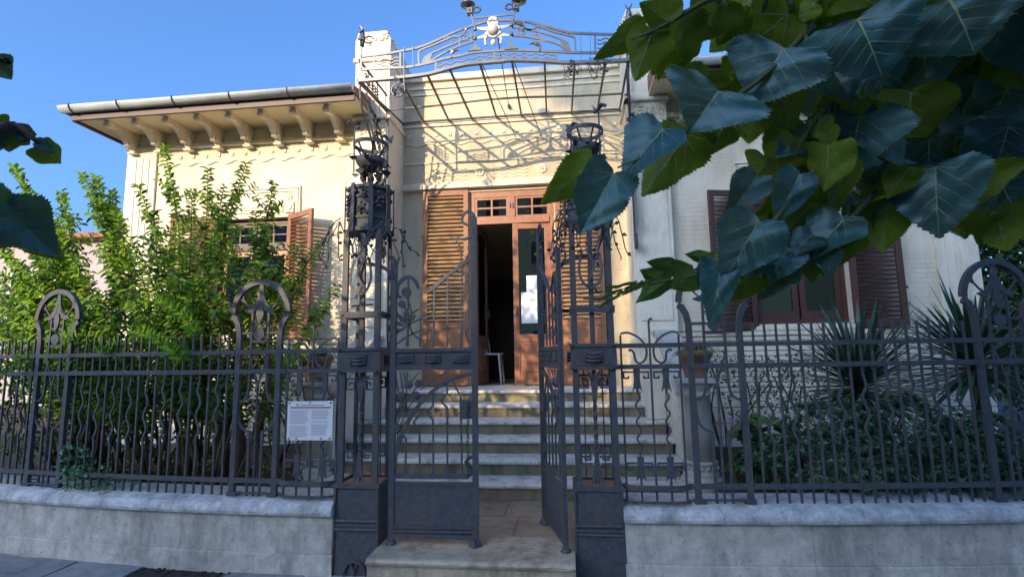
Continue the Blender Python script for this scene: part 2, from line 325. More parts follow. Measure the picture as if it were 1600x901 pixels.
# ================================================================== villa
V = thing('villa', 'cream single-storey villa with brown shutters and bracketed eaves', 'building', (BX, 3.7, 0))
FL = 1.14; WY = 3.2
def wing(s):
    def bx(x0, x1, y0, y1, z0, z1, mb=None):
        a, b = sorted((BX+s*x0, BX+s*x1)); return (mb or MB()).box(a, b, y0, y1, z0, z1)
    side = 'left' if s < 0 else 'right'
    w = MB(); X0, X1, O0, O1, Z0, Z1 = 2.05, 5.97, 3.27, 4.45, 1.93, 3.68
    bx(X0, O0, WY, WY+.35, 1.86, 5.3, w); bx(O1, X1, WY, WY+.35, 1.86, 5.3, w); bx(O0, O1, WY, WY+.35, Z1, 5.3, w); bx(O0, O1, WY+.002, WY+.35, 1.80, Z0, w)
    bx(X1-.35, X1-.001, WY+.352, 9.3, .1, 5.3, w)
    w.build('wall', M['plaster'], V, label='%s wing wall of thin painted brick courses' % side)
    bx(X0, X1-.02, WY+.02, WY+.35, .1, 1.86).build('base_wall', M['joint'], V)
    z = .30                                                     # rusticated base, course by course
    for h in [.19]*4+[.066]*11:
        bx(X0, X1+.015, WY-.022, WY+.018, z+.006, z+h-.004).build('stone_course', M['trim'], V, bevel=.004); z += h
    bx(X0, X1+.03, WY-.05, WY, 1.785, 1.845).build('sill_course', M['trim'], V, bevel=.008)
    bx(5.5, X1+.03, WY-.035, WY, 1.862, 4.83).build('corner_strip', M['trim'], V, bevel=.005)
    for x in (5.61, 5.72, 5.83): bx(x, x+.018, WY-.045, WY-.037, 2.0, 4.7).build('flute_line', M['trim'], V)
    bx(X0, X1+.06, WY-.06, WY, 4.832, 4.872).build('string_course', M['trim'], V, bevel=.01)
    bx(X0, X1+.04, WY-.035, WY, 4.875, 4.91).build('string_course', M['trim'], V, bevel=.008)
    wv = MB(); wv.sweep([(BX+s*(2.25+.0125*k), WY-.009, 4.585+.022*math.sin(k*.0125*2*math.pi/.31)) for k in range(260)], .016, .018); wv.build('wavy_moulding', M['trim'], V)
    sm = MB().box(-.024, .024, -.018, 0, -.024, .024).mesh('stud', M['trim'])
    for k in range(15): link('stud', sm, V, (BX+s*(2.32+k*.215), WY, 4.705))
    # eaves
    bx(2.0, X1+.30, 2.52, WY+.2, 5.10, 5.135).build('soffit', M['soffit'], V)
    bx(X1-.03, X1+.30, WY+.202, 9.3, 5.10, 5.135).build('soffit', M['soffit'], V)
    bx(2.0, X1+.32, 2.48, 2.518, 5.06, 5.15).build('fascia', M['dark_wood'], V)
    bx(X1+.302, X1+.34, 2.52, 9.3, 5.06, 5.15).build('fascia', M['dark_wood'], V)
    gp = MB(); a, b = BX+s*1.99, BX+s*(X1+.42)
    pr = [(2.43+.085*math.cos(t_), 5.235+.085*math.sin(t_)) for t_ in np.linspace(math.pi*1.02, math.pi*2, 9)]+[(2.53, 5.235), (2.505, 5.215)]+[(2.43+.07*math.cos(t_), 5.235+.07*math.sin(t_)) for t_ in np.linspace(math.pi*2, math.pi*1.02, 9)]
    gp.prism(pr, lambda y, z, a=a: (a, y, z), lambda y, z, b=b: (b, y, z)); gut = gp.build('gutter', M['zinc'], V, smooth=True)
    gut.data.polygons.foreach_set('use_smooth', [len(p.vertices) == 4 for p in gut.data.polygons])
    for x in (2.9, 3.75, 4.6, 5.45, 6.2):
        MB().sweep([(BX+s*x, 2.43+.09*math.cos(t_), 5.235+.09*math.sin(t_)) for t_ in np.linspace(math.pi*.97, math.pi*2.03, 11)], .022, .006, up=(1, 0, 0)).xf(lambda p: p).build('gutter_strap', M['iron_brown'], gut)
    rf = MB(); x0, x1 = BX+s*2.0, BX+s*(X1+.4)
    rf.add([(x0, 2.46, 5.26), (x1, 2.46, 5.26), (x1, 9.6, 5.26), (x0, 9.6, 5.26), (x0, 5.8, 6.0), (BX+s*(X1-2.6), 5.8, 6.0), (x0, 2.46, 5.155), (x1, 2.46, 5.155), (x1, 9.6, 5.155), (x0, 9.6, 5.155)],
           [(0, 1, 5, 4), (1, 2, 5), (2, 3, 4, 5), (3, 0, 4), (0, 6, 7, 1), (1, 7, 8, 2), (2, 8, 9, 3), (3, 9, 6, 0), (6, 9, 8, 7)]); rf.build('roof', M['roof'], V)
    # scrolled eave brackets
    prof = [(0, 0), (-.55, 0), (-.575, -.03), (-.575, -.075), (-.54, -.10), (-.50, -.095), (-.47, -.075), (-.40, -.08), (-.33, -.115), (-.27, -.165), (-.225, -.20), (-.21, -.235), (-.175, -.25), (-.145, -.235), (-.12, -.25), (-.10, -.29), (-.055, -.30), (0, -.30)]
    bm_ = MB(); bm_.prism(prof, lambda y, z: (-.036, y, z), lambda y, z: (.036, y, z)); bm_.box(-.06, .06, -.12, -.002, -.325, -.302); bm_.tube([(-.052, -.535, -.055), (.052, -.535, -.055)], .032, 10); bm_.tube([(-.052, -.17, -.21), (.052, -.17, -.21)], .03, 10)
    me = bm_.mesh('eave_bracket', M['trim']); 
    for x in (2.48, 2.97, 3.46, 3.95, 4.44, 4.93, 5.42, 5.87):
        o = link('eave_bracket', me, V, (BX+s*x, WY-.002, 5.098))
    # panel over the window
    px0, px1, pz0, pz1 = 3.12, 4.60, 3.74, 4.13
    for i_, d_ in ((0, .03), (.045, .018)):
        mbp = MB(); mbp.sweep([(BX+s*(px0+i_), WY-d_/2, pz0), (BX+s*(px0+i_), WY-d_/2, pz1-i_), (BX+s*(px1-i_), WY-d_/2, pz1-i_), (BX+s*(px1-i_), WY-d_/2, pz0)], .026, d_); mbp.build('panel_moulding', M['trim'], V)
    for x in (px0+.17, px1-.17, (px0+px1)/2):
        ro = MB()
        for k in range(6): ro.ell((BX+s*x+.034*math.cos(k*1.047), WY-.006, 3.99+.034*math.sin(k*1.047)), (.02, .014, .02), 8, 5)
        ro.ell((BX+s*x, WY-.008, 3.99), (.016, .018, .016), 8, 5); ro.build('rosette', M['trim'], V, smooth=True)
    for x in (px0+.16, px1-.16):
        bx(x-.07, x+.07, WY-.03, WY, 3.74, 3.90).build('corbel', M['trim'], V, bevel=.006)
        MB().tube([(BX+s*x, WY-.045, 3.83), (BX+s*x, WY-.028, 3.83)], .045, 14).build('disc', M['trim'], V)
    for z in (3.76, 3.80, 3.84): bx(px0+.26, px1-.26, WY-.016, WY, z, z+.022).build('reed', M['trim'], V)
    # window
    wn_ = MB(); y0, y1 = WY+.10, WY+.17
    bx(O0, O0+.06, y0, y1, Z0, Z1, wn_); bx(O1-.06, O1, y0, y1, Z0, Z1, wn_); bx(O0+.06, O1-.06, y0, y1, Z1-.07, Z1, wn_); bx(O0+.06, O1-.06, y0, y1, Z0, Z0+.06, wn_); bx(O0+.06, O1-.06, y0-.02, y1, 3.20, 3.28, wn_)
    W = wn_.build('window_frame', M['wood'], V)
    c = (O0+O1)/2
    for k, (a, b) in enumerate(((O0+.06, c-.012), (c+.012, O1-.06))):
        mbf = MB(); yy0, yy1 = y0+.01, y1-.01
        bx(a, a+.07, yy0, yy1, Z0+.06, 3.2, mbf); bx(b-.07, b, yy0, yy1, Z0+.06, 3.2, mbf); bx(a+.07, b-.07, yy0, yy1, Z0+.06, Z0+.17, mbf); bx(a+.07, b-.07, yy0, yy1, 3.12, 3.2, mbf)
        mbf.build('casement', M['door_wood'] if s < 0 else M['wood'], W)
        bx(a+.07, b-.07, y0+.032, y0+.038, Z0+.17, 3.12).build('pane', M['glass'], W)
        mbf = MB(); bx(a, a+.05, yy0, yy1, 3.28, 3.61, mbf); bx(b-.05, b, yy0, yy1, 3.28, 3.61, mbf); bx(a+.05, b-.05, yy0, yy1, 3.28, 3.32, mbf); bx(a+.05, b-.05, yy0, yy1, 3.57, 3.61, mbf)
        m_ = (a+b)/2; bx(m_-.012, m_+.012, yy0+.002, yy1-.002, 3.32, 3.57, mbf); bx(a+.05, b-.05, yy0+.004, yy1-.004, 3.435, 3.455, mbf); mbf.build('transom_light', M['wood'], W)
        for p0, p1 in ((a+.05, m_-.012), (m_+.012, b-.05)):
            bx(p0, p1, y0+.036, y0+.040, 3.32, 3.435).build('pane', M['glass'], W); bx(p0, p1, y0+.036, y0+.040, 3.455, 3.57).build('pane', M['glass'], W)
    bx(O0-.06, O1+.06, WY-.06, WY+.12, 1.848, 1.90).build('window_sill', M['trim'], V, bevel=.006)
    return O0, O1, Z0, Z1
def shutter(hx, hy, z0, z1, width, ang, sgn, m, ms=None, lab=None, pitch=.056, seg=None):
    """louvred leaf hinged at (hx,hy); local +x runs from the hinge; sgn mirrors it; seg = z of the solid panel top"""
    st = .075; H = z1-z0; mb = MB()
    mb.box(0, st*sgn, -.02, .02, 0, H) if sgn > 0 else mb.box(-st, 0, -.02, .02, 0, H)
    xs = sorted((sgn*(width-st), sgn*width)); mb.box(xs[0], xs[1], -.02, .02, 0, H)
    xi = sorted((sgn*st, sgn*(width-st)))
    rails = [(0, .10), (H-.08, H)]
    if seg: rails += [(seg, seg+.09)]
    for a, b in rails: mb.box(xi[0], xi[1], -.018, .018, a, b)
    if seg:
        mb.box(xi[0], xi[1], -.006, .006, .10, seg); mb.box(xi[0]+.05, xi[1]-.05, -.016, -.006, .16, seg-.06)
    for zz in (H*.25, H*.75): mb.box(sgn*width-.02, sgn*width+.02, -.028, -.0205, zz, zz+.03)
    o = link('shutter', mb.mesh('shutter', m), V, (hx, hy, z0), (0, 0, ang), label=lab)
    b = o.modifiers.new('bevel', 'BEVEL'); b.width = .003; b.segments = 1; b.limit_method = 'ANGLE'
    za = (seg+.09 if seg else .10); zb = H-.08; n = int((zb-za)/pitch)
    wS = abs(xi[1]-xi[0]); t = rad(30)
    sm = MB(); dy, dz = .028*math.cos(t), .028*math.sin(t); ty, tz = .004*math.sin(t), .004*math.cos(t)
    sm.add([(x, y, z) for x in (-wS/2, wS/2) for y, z in ((-dy-ty, -dz+tz), (dy-ty, dz+tz), (dy+ty, dz-tz), (-dy+ty, -dz-tz))],
           [(0, 1, 2, 3), (7, 6, 5, 4), (0, 4, 5, 1), (1, 5, 6, 2), (2, 6, 7, 3), (3, 7, 4, 0)])
    me = sm.mesh('slat', ms or m)
    for k in range(n):
        q = bpy.data.objects.new('slat', me); COL.objects.link(q); q.parent = o; q.location = ((xi[0]+xi[1])/2, 0, za+(k+.55)*(zb-za)/n); q.rotation_euler = (random.uniform(-.03, .03), 0, 0)
    return o
M['wood_warm'] = mat('sunlit_shutter_paint', (.30, .135, .065), .5, .2, 14, .05, 100, dirt=(.18, .08, .045), dscale=3, damt=.4)  # shutter brown with sunlight put into the colour, for the lit shutters
for s in (-1, 1):
    O0, O1, Z0, Z1 = wing(s)
    m = M['wood_warm'] if s < 0 else M['wood']  # lit copy of the brown on the left, shaded copy on the right
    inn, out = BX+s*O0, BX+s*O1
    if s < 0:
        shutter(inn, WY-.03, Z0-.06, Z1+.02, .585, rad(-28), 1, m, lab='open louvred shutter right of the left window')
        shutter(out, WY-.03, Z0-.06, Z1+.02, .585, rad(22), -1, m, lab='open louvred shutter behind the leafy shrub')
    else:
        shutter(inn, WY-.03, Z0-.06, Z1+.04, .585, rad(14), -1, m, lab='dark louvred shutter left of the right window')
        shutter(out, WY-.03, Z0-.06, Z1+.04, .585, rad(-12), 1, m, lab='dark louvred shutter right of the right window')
# ---- entrance recess
RY = 3.7; d0, d1, DT = BX-.64, BX+.64, 4.08
w = MB(); w.box(BX-1.75, d0, RY, RY+.3, .3, 6.0); w.box(d1, BX+1.75, RY, RY+.3, .3, 6.0); w.box(d0, d1, RY, RY+.3, DT, 6.0)
M['ashlar'] = mat('painted_ashlar', (.66, .56, .38), .75, .07, 3, .1, 80, dirt=(.33, .26, .17), dscale=1.6, damt=.6, streak=(5, .35), extra=courses(.31, .9, .55))
w.build('entrance_wall', M['ashlar'], V)
for z0, z1, d in ((5.93, 6.03, .05), (5.80, 5.84, .025), (5.70, 5.735, .02), (5.22, 5.27, .05), (5.17, 5.215, .03), (4.13, 4.2, .09), (4.205, 4.24, .06), (4.56, 4.585, .02)):
    MB().box(BX-1.74, BX+1.74, RY-d, RY-.001, z0, z1).build('string_course', M['trim'], V, bevel=.006)
wv = MB(); wv.sweep([(BX-1.72+.0125*k, RY-.009, 4.88+.02*math.sin(k*.0125*2*math.pi/.34)) for k in range(276)], .014, .018); wv.build('wavy_moulding', M['trim'], V)
sm = MB().box(-.024, .024, -.018, 0, -.024, .024).mesh('stud', M['trim'])
for k in range(16): link('stud', sm, V, (BX-1.6+k*.213, RY, 5.03))
for cx in (-.95, 0, .95):                                        # wave reliefs over the door
    for k in range(4):
        MB().sweep([(BX+cx-.26+.02*i, RY-.006, 4.30+.055*k+.012*math.sin(i*.02*2*math.pi/.17)) for i in range(27)], .012, .012).build('wave_relief', M['trim'], V)
for cx in (-.48, .48):
    ro = MB()
    for k in range(8): ro.ell((BX+cx+.05*math.cos(k*.785), RY-.008, 4.39+.05*math.sin(k*.785)), (.026, .02, .026), 8, 5)
    ro.ell((BX+cx, RY-.01, 4.39), (.024, .028, .024), 8, 5); ro.build('rosette', M['trim'], V, smooth=True)
# ---- pilasters
for s in (-1, 1):
    a, b = sorted((BX+s*1.70, BX+s*2.235)); lab = 'tall cream pilaster %s of the entrance' % ('left' if s < 0 else 'right')
    po = MB().box(a, b, 3.03, RY+.29, .3, 5.93).build('pilaster', M['trim'], V, label=lab, bevel=.012)
    MB().box(a-.03, b+.03, 3.0, RY+.32, 5.932, 6.0).build('cap_moulding', M['trim'], po, bevel=.015)
    c = MB(); c.prism([(a-.01, 6.002), (b+.01, 6.002), (b+.01, 6.28), (b-.05, 6.42), (a+.05, 6.42), (a-.01, 6.28)], lambda x, z: (x, 3.02, z), lambda x, z: (x, RY+.31, z)); c.build('cap_block', M['trim'], po, bevel=.02)
    f = MB()
    for k in range(34): f.ell((random.uniform(a+.04, b-.04), 3.02, random.uniform(6.2, 6.39)), (random.uniform(.015, .032), .025, random.uniform(.015, .032)), 7, 5)
    for k in range(30): f.ell((b if s < 0 else a, random.uniform(3.06, 3.9), random.uniform(6.2, 6.3)), (.03, random.uniform(.015, .032), random.uniform(.015, .032)), 7, 5)
    f.build('floral_relief', M['trim'], po, smooth=True)['kind'] = 'stuff'
    MB().box(a-.035, b+.035, 2.98, RY+.2, 5.02, 5.07).build('band', M['trim'], po, bevel=.012)
    f = MB()
    for k in range(46): f.ell((random.uniform(a+.05, b-.05), 3.03, random.uniform(4.82, 5.0)), (random.uniform(.012, .028), .022, random.uniform(.012, .028)), 7, 5)
    f.build('floral_relief', M['trim'], po, smooth=True)['kind'] = 'stuff'
    for x in (a+.075, b-.075): MB().box(x-.012, x+.012, 3.018, 3.032, 5.2, 5.8).build('fillet', M['trim'], po)
    MB().box(a+.10, a+.20, 3.022, 3.034, 5.42, 5.50).build('square_boss', M['trim'], po)
    MB().box(a+.06, b-.06, 3.012, 3.032, 2.0, 4.7).build('raised_panel', M['trim'], po, bevel=.006)
    MB().box(a-.03, b+.03, 2.98, RY+.2, 1.70, 1.78).build('band', M['trim'], po, bevel=.012)
    MB().box(a-.04, b+.04, 2.96, RY+.25, .3, 1.698).build('pilaster_base', M['trim'], po, bevel=.01)
    MB().box((a+b)/2-.09, (a+b)/2+.09, 2.945, 2.962, 1.30, 1.52).build('raised_square', M['trim'], po, bevel=.005)
# ---- interior
rm = MB(); X0, X1, Y1, H = BX-2.6, BX+2.6, 8.2, 4.6
rm.box(X0, X0+.1, RY+.3, Y1, FL, H); rm.box(X1-.1, X1, RY+.3, Y1, FL, H); rm.box(X0+.1, X1-.1, Y1-.1, Y1, FL, 5.9); rm.box(X0, X1, RY+.302, 7.6, H, H+.1); rm.build('room_wall', M['ochre'], V)  # ceiling stops short of the back wall, an invented gap for light
MB().box(BX-5.9, BX+5.9, RY+.301, 9.2, FL-.14, FL-.005).build('room_floor', M['tile'], V)
MB().box(BX-.75, BX+.95, 5.9, 6.0, FL, 3.05).build('room_partition', M['dark_wood'], V)
MB().box(BX-6, BX+6, 9.3, 9.5, .1, 5.2).build('rear_wall', M['plaster'], V)
for s in (-1, 1):
    a, b = sorted((BX+s*2.6, BX+s*5.6)); MB().box(a, b, 5.2, 5.3, FL, 5.08).build('room_partition', M['ochre'], V)
MB().box(BX-2.0, BX+2.0, RY+.31, 7.55, 5.35, 5.5).build('entrance_roof', M['roof'], V)  # roof cut short over the added gap, so daylight reaches the back wall
# ---- entrance door
dr = MB(); y0, y1 = RY+.02, RY+.12
dr.box(d0, d0+.07, y0, y1, FL, DT); dr.box(d1-.07, d1, y0, y1, FL, DT); dr.box(d0+.07, d1-.07, y0, y1, DT-.1, DT); dr.box(d0+.07, d1-.07, y0-.02, y1, 3.56, 3.66)
dr.box(BX-.05, BX+.05, y0-.015, y1, 3.66, DT-.1); DF = dr.build('door_frame', M['door_wood'], V, bevel=.004)
for a, b in ((d0+.07, BX-.05), (BX+.05, d1-.07)):
    f = MB(); z0, z1 = 3.66, DT-.1; f.box(a, a+.035, y0+.01, y1-.02, z0, z1); f.box(b-.035, b, y0+.01, y1-.02, z0, z1); f.box(a+.035, b-.035, y0+.01, y1-.02, z0, z0+.03); f.box(a+.035, b-.035, y0+.01, y1-.02, z1-.03, z1)
    m_ = (a+b)/2; zm = (z0+z1)/2; f.box(m_-.014, m_+.014, y0+.014, y1-.024, z0+.03, z1-.03); f.box(a+.035, b-.035, y0+.018, y1-.028, zm-.013, zm+.013); f.build('transom_light', M['door_wood'], DF)
    for p0, p1 in ((a+.035, m_-.014), (m_+.014, b-.035)):
        for q0, q1 in ((z0+.03, zm-.013), (zm+.013, z1-.03)): MB().box(p0, p1, y0+.04, y0+.045, q0, q1).build('pane', M['glass'], DF)
for x in (BX-.03, BX+.012): MB().box(x, x+.018, y0-.03, y0-.016, 3.80, 3.88).build('latch', M['iron'], DF)
def door_leaf(hx, hy, sgn, ang, lab):
    wd, z1 = .565, 3.55-FL; st = .085; m = MB()
    def b(x0, x1, ya, yb, za, zb, mm):
        p, q = sorted((sgn*x0, sgn*x1)); mm.box(p, q, ya, yb, za, zb); return mm
    b(0, st, -.02, .02, 0, z1, m); b(wd-st, wd, -.02, .02, 0, z1, m); b(st, wd-st, -.02, .02, 0, .13, m); b(st, wd-st, -.02, .02, .62, .73, m); b(st, wd-st, -.02, .02, z1-.09, z1, m)
    b(st, wd-st, -.008, .008, .13, .62, m); b(st+.05, wd-st-.05, -.02, -.008, .18, .57, m)
    o = link('door_leaf', m.mesh('door_leaf', M['door_wood']), V, (hx, hy, FL+.012), (0, 0, ang), label=lab)
    bv = o.modifiers.new('bevel', 'BEVEL'); bv.width = .005; bv.segments = 2; bv.limit_method = 'ANGLE'
    def sub(nm, mm, mt):
        q = bpy.data.objects.new(nm, mm.mesh(nm, mt)); COL.objects.link(q); q.parent = o; return q
    sub('pane', b(st, wd-st, -.004, .004, .73, z1-.09, MB()), M['glass'])
    sub('handle', b(wd-.055, wd-.03, -.06, -.02, 1.02, 1.14, MB()), M['iron'])
    return o
dl = door_leaf(d1-.07, RY+.06, -1, rad(3), 'glazed brown door leaf standing closed with papers on its glass')
door_leaf(d0+.07, RY+.06, 1, rad(82), 'brown door leaf swung open into the room')
for (x0, x1, z0, z1, nm) in ((823, 839, 430, 462, 0), (815, 839, 456, 505, 1)):
    a = PY(x0, z1, RY+.03); b = PY(x1, z0, RY+.03); mb = MB().box(a[0], b[0], RY+.028-.004*nm, RY+.030-.004*nm, a[2], b[2])
    tag(mb.build('paper_notice', M['paper']), ('small white notice taped to the door glass, upper of the two' if nm == 0 else 'larger white notice taped to the door glass, lower of the two'), 'notice', 'notices on the door glass')
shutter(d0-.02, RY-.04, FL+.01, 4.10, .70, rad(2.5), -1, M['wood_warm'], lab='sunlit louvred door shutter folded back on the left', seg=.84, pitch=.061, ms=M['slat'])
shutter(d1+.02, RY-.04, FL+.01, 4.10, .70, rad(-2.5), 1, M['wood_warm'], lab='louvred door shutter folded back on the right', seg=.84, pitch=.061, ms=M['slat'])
# ================================================================== stairs
ST = thing('staircase', 'worn marble staircase with mossy risers climbing from gate to door', 'staircase', (0, 1.3, 0))
for i in range(1, 7):
    z = .205+.155*i; y = 1.28+.33*(i-1); hw = 1.80 if i <= 4 else 1.60; yb = y+.36 if i < 6 else RY+.14
    tr = MB(); n = 24; nos = [(y-.03, z-.042), (y-.036, z-.02), (y-.03, z-.006), (y-.015, z), (yb, z), (yb, z-.042)]; k = len(nos); vs_ = []
    for q in range(n+1):
        x = -hw-.02+(2*hw+.04)*q/n; wob = random.uniform(-.004, .004); dip = -.006*math.exp(-(x/.5)**2)
        vs_ += [(x, py+(wob if j < 4 else 0), pz+(dip if 2 <= j <= 3 else 0)) for j, (py, pz) in enumerate(nos)]
    fs = [(q*k+j, (q+1)*k+j, (q+1)*k+(j+1) % k, q*k+(j+1) % k) for q in range(n) for j in range(k)]+[tuple(range(k)), tuple(n*k+j for j in range(k-1, -1, -1))]
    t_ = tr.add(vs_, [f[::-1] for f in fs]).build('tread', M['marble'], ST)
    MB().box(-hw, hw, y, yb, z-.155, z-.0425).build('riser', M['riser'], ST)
GS = MB(); n = 20; prof = [(-.20, .02), (-.20, .165), (-.225, .17), (-.232, .19), (-.222, .206), (-.20, .212), (.268, .212), (.268, .02)]; k = len(prof); vs_ = []
for q in range(n+1):
    x = -.70+1.44*q/n; vs_ += [(x, py+(random.uniform(-.003, .003) if 1 < j < 6 else 0), pz) for j, (py, pz) in enumerate(prof)]
GS.add(vs_, [(q*k+j, q*k+(j+1) % k, (q+1)*k+(j+1) % k, (q+1)*k+j) for q in range(n) for j in range(k)]+[tuple(range(k-1, -1, -1)), tuple(n*k+j for j in range(k))])
GS.build('gate_sill', M['travertine'], ST)
MB().box(-.69, .73, -.17, .26, -.02, .018).build('sill_base', M['riser'], ST)
MB().box(-1.9, 1.9, .272, 1.4, .0, .195).build('landing_base', M['joint'], ST)
tw = 0
for j, (y0, y1) in enumerate(((.274, .772), (.776, 1.278))):
    x = -1.9+(0 if j == 0 else -.13)
    while x < 1.86:
        w_ = .36; a, b = max(x, -1.9), min(x+w_, 1.9)
        if b-a > .05: MB().box(a+.002, b-.002, y0+.001, y1-.001, .190, .2045+random.uniform(-.0015, .0015)).build('landing_tile', M['tile'], ST)
        x += w_
for s in (-1, 1):
    for nm, poly, x0, x1 in (('cheek_wall', [(1.62, .2), (3.0, .2), (3.0, 1.80), (2.72, 1.80), (1.62, 1.14)], 1.83, 2.03),):
        a, b = sorted((s*x0, s*x1)); m = MB(); m.prism(poly, lambda y, z, a=a: (a, y, z), lambda y, z, b=b: (b, y, z)); ck = m.build(nm, M['trim'], ST, bevel=.01)
    a, b = sorted((s*1.79, s*2.07)); m = MB(); m.prism([(1.60, 1.145), (1.60, 1.20), (2.71, 1.865), (3.0, 1.865), (3.0, 1.81), (2.715, 1.81)], lambda y, z, a=a: (a, y, z), lambda y, z, b=b: (b, y, z)); m.build('sloping_coping', M['stone'], ck, bevel=.01)
    for d in (.09, .15, .21): MB().sweep([(s*1.822, 1.64, 1.14-d), (s*1.822, 2.72, 1.79-d)], .022, .016, up=(1, 0, 0)).build('raking_moulding', M['trim'], ck)
    a, b = sorted((s*1.615, s*1.82)); MB().box(a, b, 2.32, 2.95, .83, 1.36).build('stair_block', M['trim'], ST, bevel=.01)
    MB().box(a-.02, b+.02, 2.30, 2.95, 1.362, 1.40).build('block_cap', M['trim'], ST, bevel=.008)
# ---- stone columns with pots
for s in (-1, 1):
    cx, cy = s*1.97, 1.47; lab = 'short stone column at the foot of the stairs, %s' % ('behind the notice board' if s < 0 else 'right of the gate')
    t = thing('stone_column', lab, 'column', (cx, cy, .2), 'columns at the stair foot')
    MB().box(cx-.22, cx+.22, cy-.22, cy+.22, .15, .35).build('pedestal', M['stone'], t, bevel=.012)
    MB().lathe([(.19, .351), (.195, .37), (.19, .40), (.165, .41), (.17, .43), (.165, .455), (.15, .465), (.15, .52), (.16, .53), (.155, .55), (.13, .555)], cx, cy, 28).build('base', M['stone'], t, smooth=True)
    k = MB()
    for q in range(14): a = q*2*math.pi/14; k.ell((cx+.152*math.cos(a), cy+.152*math.sin(a), .493), (.02, .02, .024), 7, 5)
    k.build('carved_ring', M['stone'], t, smooth=True)
    MB().lathe([(.128, .556), (.125, .9), (.118, 1.16), (.13, 1.165), (.13, 1.185), (.12, 1.19), (.125, 1.23), (.16, 1.27), (.165, 1.285)], cx, cy, 28).build('shaft', M['stone'], t, smooth=True)
    MB().box(cx-.18, cx+.18, cy-.18, cy+.18, 1.287, 1.335).build('abacus', M['stone'], t, bevel=.01)
    p = thing('flower_pot', 'terracotta flower pot with trailing grass on the %s stair column' % ('left' if s < 0 else 'right'), 'flower pot', (cx, cy, 1.336), 'pots on the columns')
    MB().lathe([(.10, 1.337), (.105, 1.345), (.155, 1.55), (.17, 1.552), (.175, 1.60), (.165, 1.605), (.15, 1.60), (.14, 1.56)], cx, cy, 26).build('pot', M['pot'], p, smooth=True)
    gr = MB()
    for q in range(110):
        a = random.uniform(0, 6.28); l = random.uniform(.22, .40); e = random.uniform(.6, 1.5); d = np.array([math.cos(a), math.sin(a), 0]); b0 = np.array([cx, cy, 1.57])+d*random.uniform(0, .09)
        pts = [b0+d*l*math.cos(e)*t_+np.array([0, 0, l*math.sin(e)*t_-.16*t_*t_*l/.2]) for t_ in np.linspace(0, 1, 6)]
        gr.sweep(pts, [.012, .014, .013, .010, .007, .002], .001, up=(0, 0, 1))
    gr.build('grass_tuft', M['grass'], p)
# ================================================================== chair inside the door
ch = PY(766, 600, 4.25); cx, cy = ch[0]+.02, 4.3
C_ = thing('clear_chair', 'pale see-through plastic chair just inside the open door', 'chair', (cx, cy, FL))
MB().lathe([(.19, FL+.445), (.2, FL+.455), (.2, FL+.465), (.185, FL+.472)], cx, cy, 20).build('seat', M['chrome'], C_, smooth=True)
for dx in (-.15, .15):
    for dy in (-.15, .15): MB().tube([(cx+dx*.9, cy+dy*.9, FL+.447), (cx+dx*1.15, cy+dy*1.15, FL)], [.018, .013], 8).build('leg', M['chrome'], C_)
bk = MB(); bk.tube([(cx-.10-.05*math.sin(a)+.02*math.cos(a), cy+.17*math.cos(a), FL+.68+.22*math.sin(a)) for a in np.linspace(0, 2*math.pi, 28, endpoint=False)], .014, 6, closed=True); bk.build('backrest', M['chrome'], C_, smooth=True)
# ================================================================== neighbouring buildings
def house(name, label, x0, x1, y0, y1, h, m, wins=(), front=None, roof_over=.3, parent_group=None):
    t = thing(name, label, 'building', ((x0+x1)/2, (y0+y1)/2, 0))
    MB().box(x0, x1, y0, y1, 0, h).build('wall', m, t)
    r = MB(); a, b, c, d = x0-roof_over, x1+roof_over, y0-roof_over, y1+roof_over; e = min((b-a), (d-c))*.5
    r.add([(a, c, h), (b, c, h), (b, d, h), (a, d, h), (a, c, h+.15), (b, c, h+.15), (b, d, h+.15), (a, d, h+.15), (a+e, (c+d)/2, h+.15+e*.28), (b-e, (c+d)/2, h+.15+e*.28)],
          [(3, 2, 1, 0), (0, 1, 5, 4), (1, 2, 6, 5), (2, 3, 7, 6), (3, 0, 4, 7), (4, 5, 9, 8), (5, 6, 9), (6, 7, 8, 9), (7, 4, 8)]); r.build('roof', M['roof'], t)
    for (wx, wz, ww, wh) in wins:
        f = MB(); yy = front; sg = 1 if front >= y1-.01 else -1
        f.box(wx-ww/2-.08, wx+ww/2+.08, min(yy, yy+sg*.06), max(yy, yy+sg*.06), wz-.08, wz+wh+.08); wo = f.build('window', M['trim'], t)
        MB().box(wx-ww/2, wx+ww/2, min(yy+sg*.065, yy+sg*.075), max(yy+sg*.065, yy+sg*.075), wz, wz+wh).build('pane', M['dark_wood'], wo)
    return t
house('neighbour_house', 'pale pink neighbouring house behind the shrub at far left', -24, -11.6, 9.0, 16, 5.0, M['house_a'], [(-12.4, 2.6, .5, .8), (-14.6, 2.6, .9, 1.4)], 9.0)
HYF = -34.0
house('street_house', 'long pale house across the street, behind the camera on the left', -60, -17.3, -46, HYF, 1.7+.37*-HYF, M['house_a'], [(x, z, 1.1, 1.9) for x in (-20, -24, -28, -32, -36) for z in (1.5, 5, 8.5)], HYF, .05)
house('street_house', 'tall ochre house across the street, behind the camera', -17.15, 24, -46, HYF, 7.0+.37*-HYF, M['house_b'], [(x, z, 1.2, 2.1) for x in (-14, -10, -6, -2, 2, 6, 10, 14) for z in (1.5, 5.5, 9.5, 13.5)], HYF, .05)
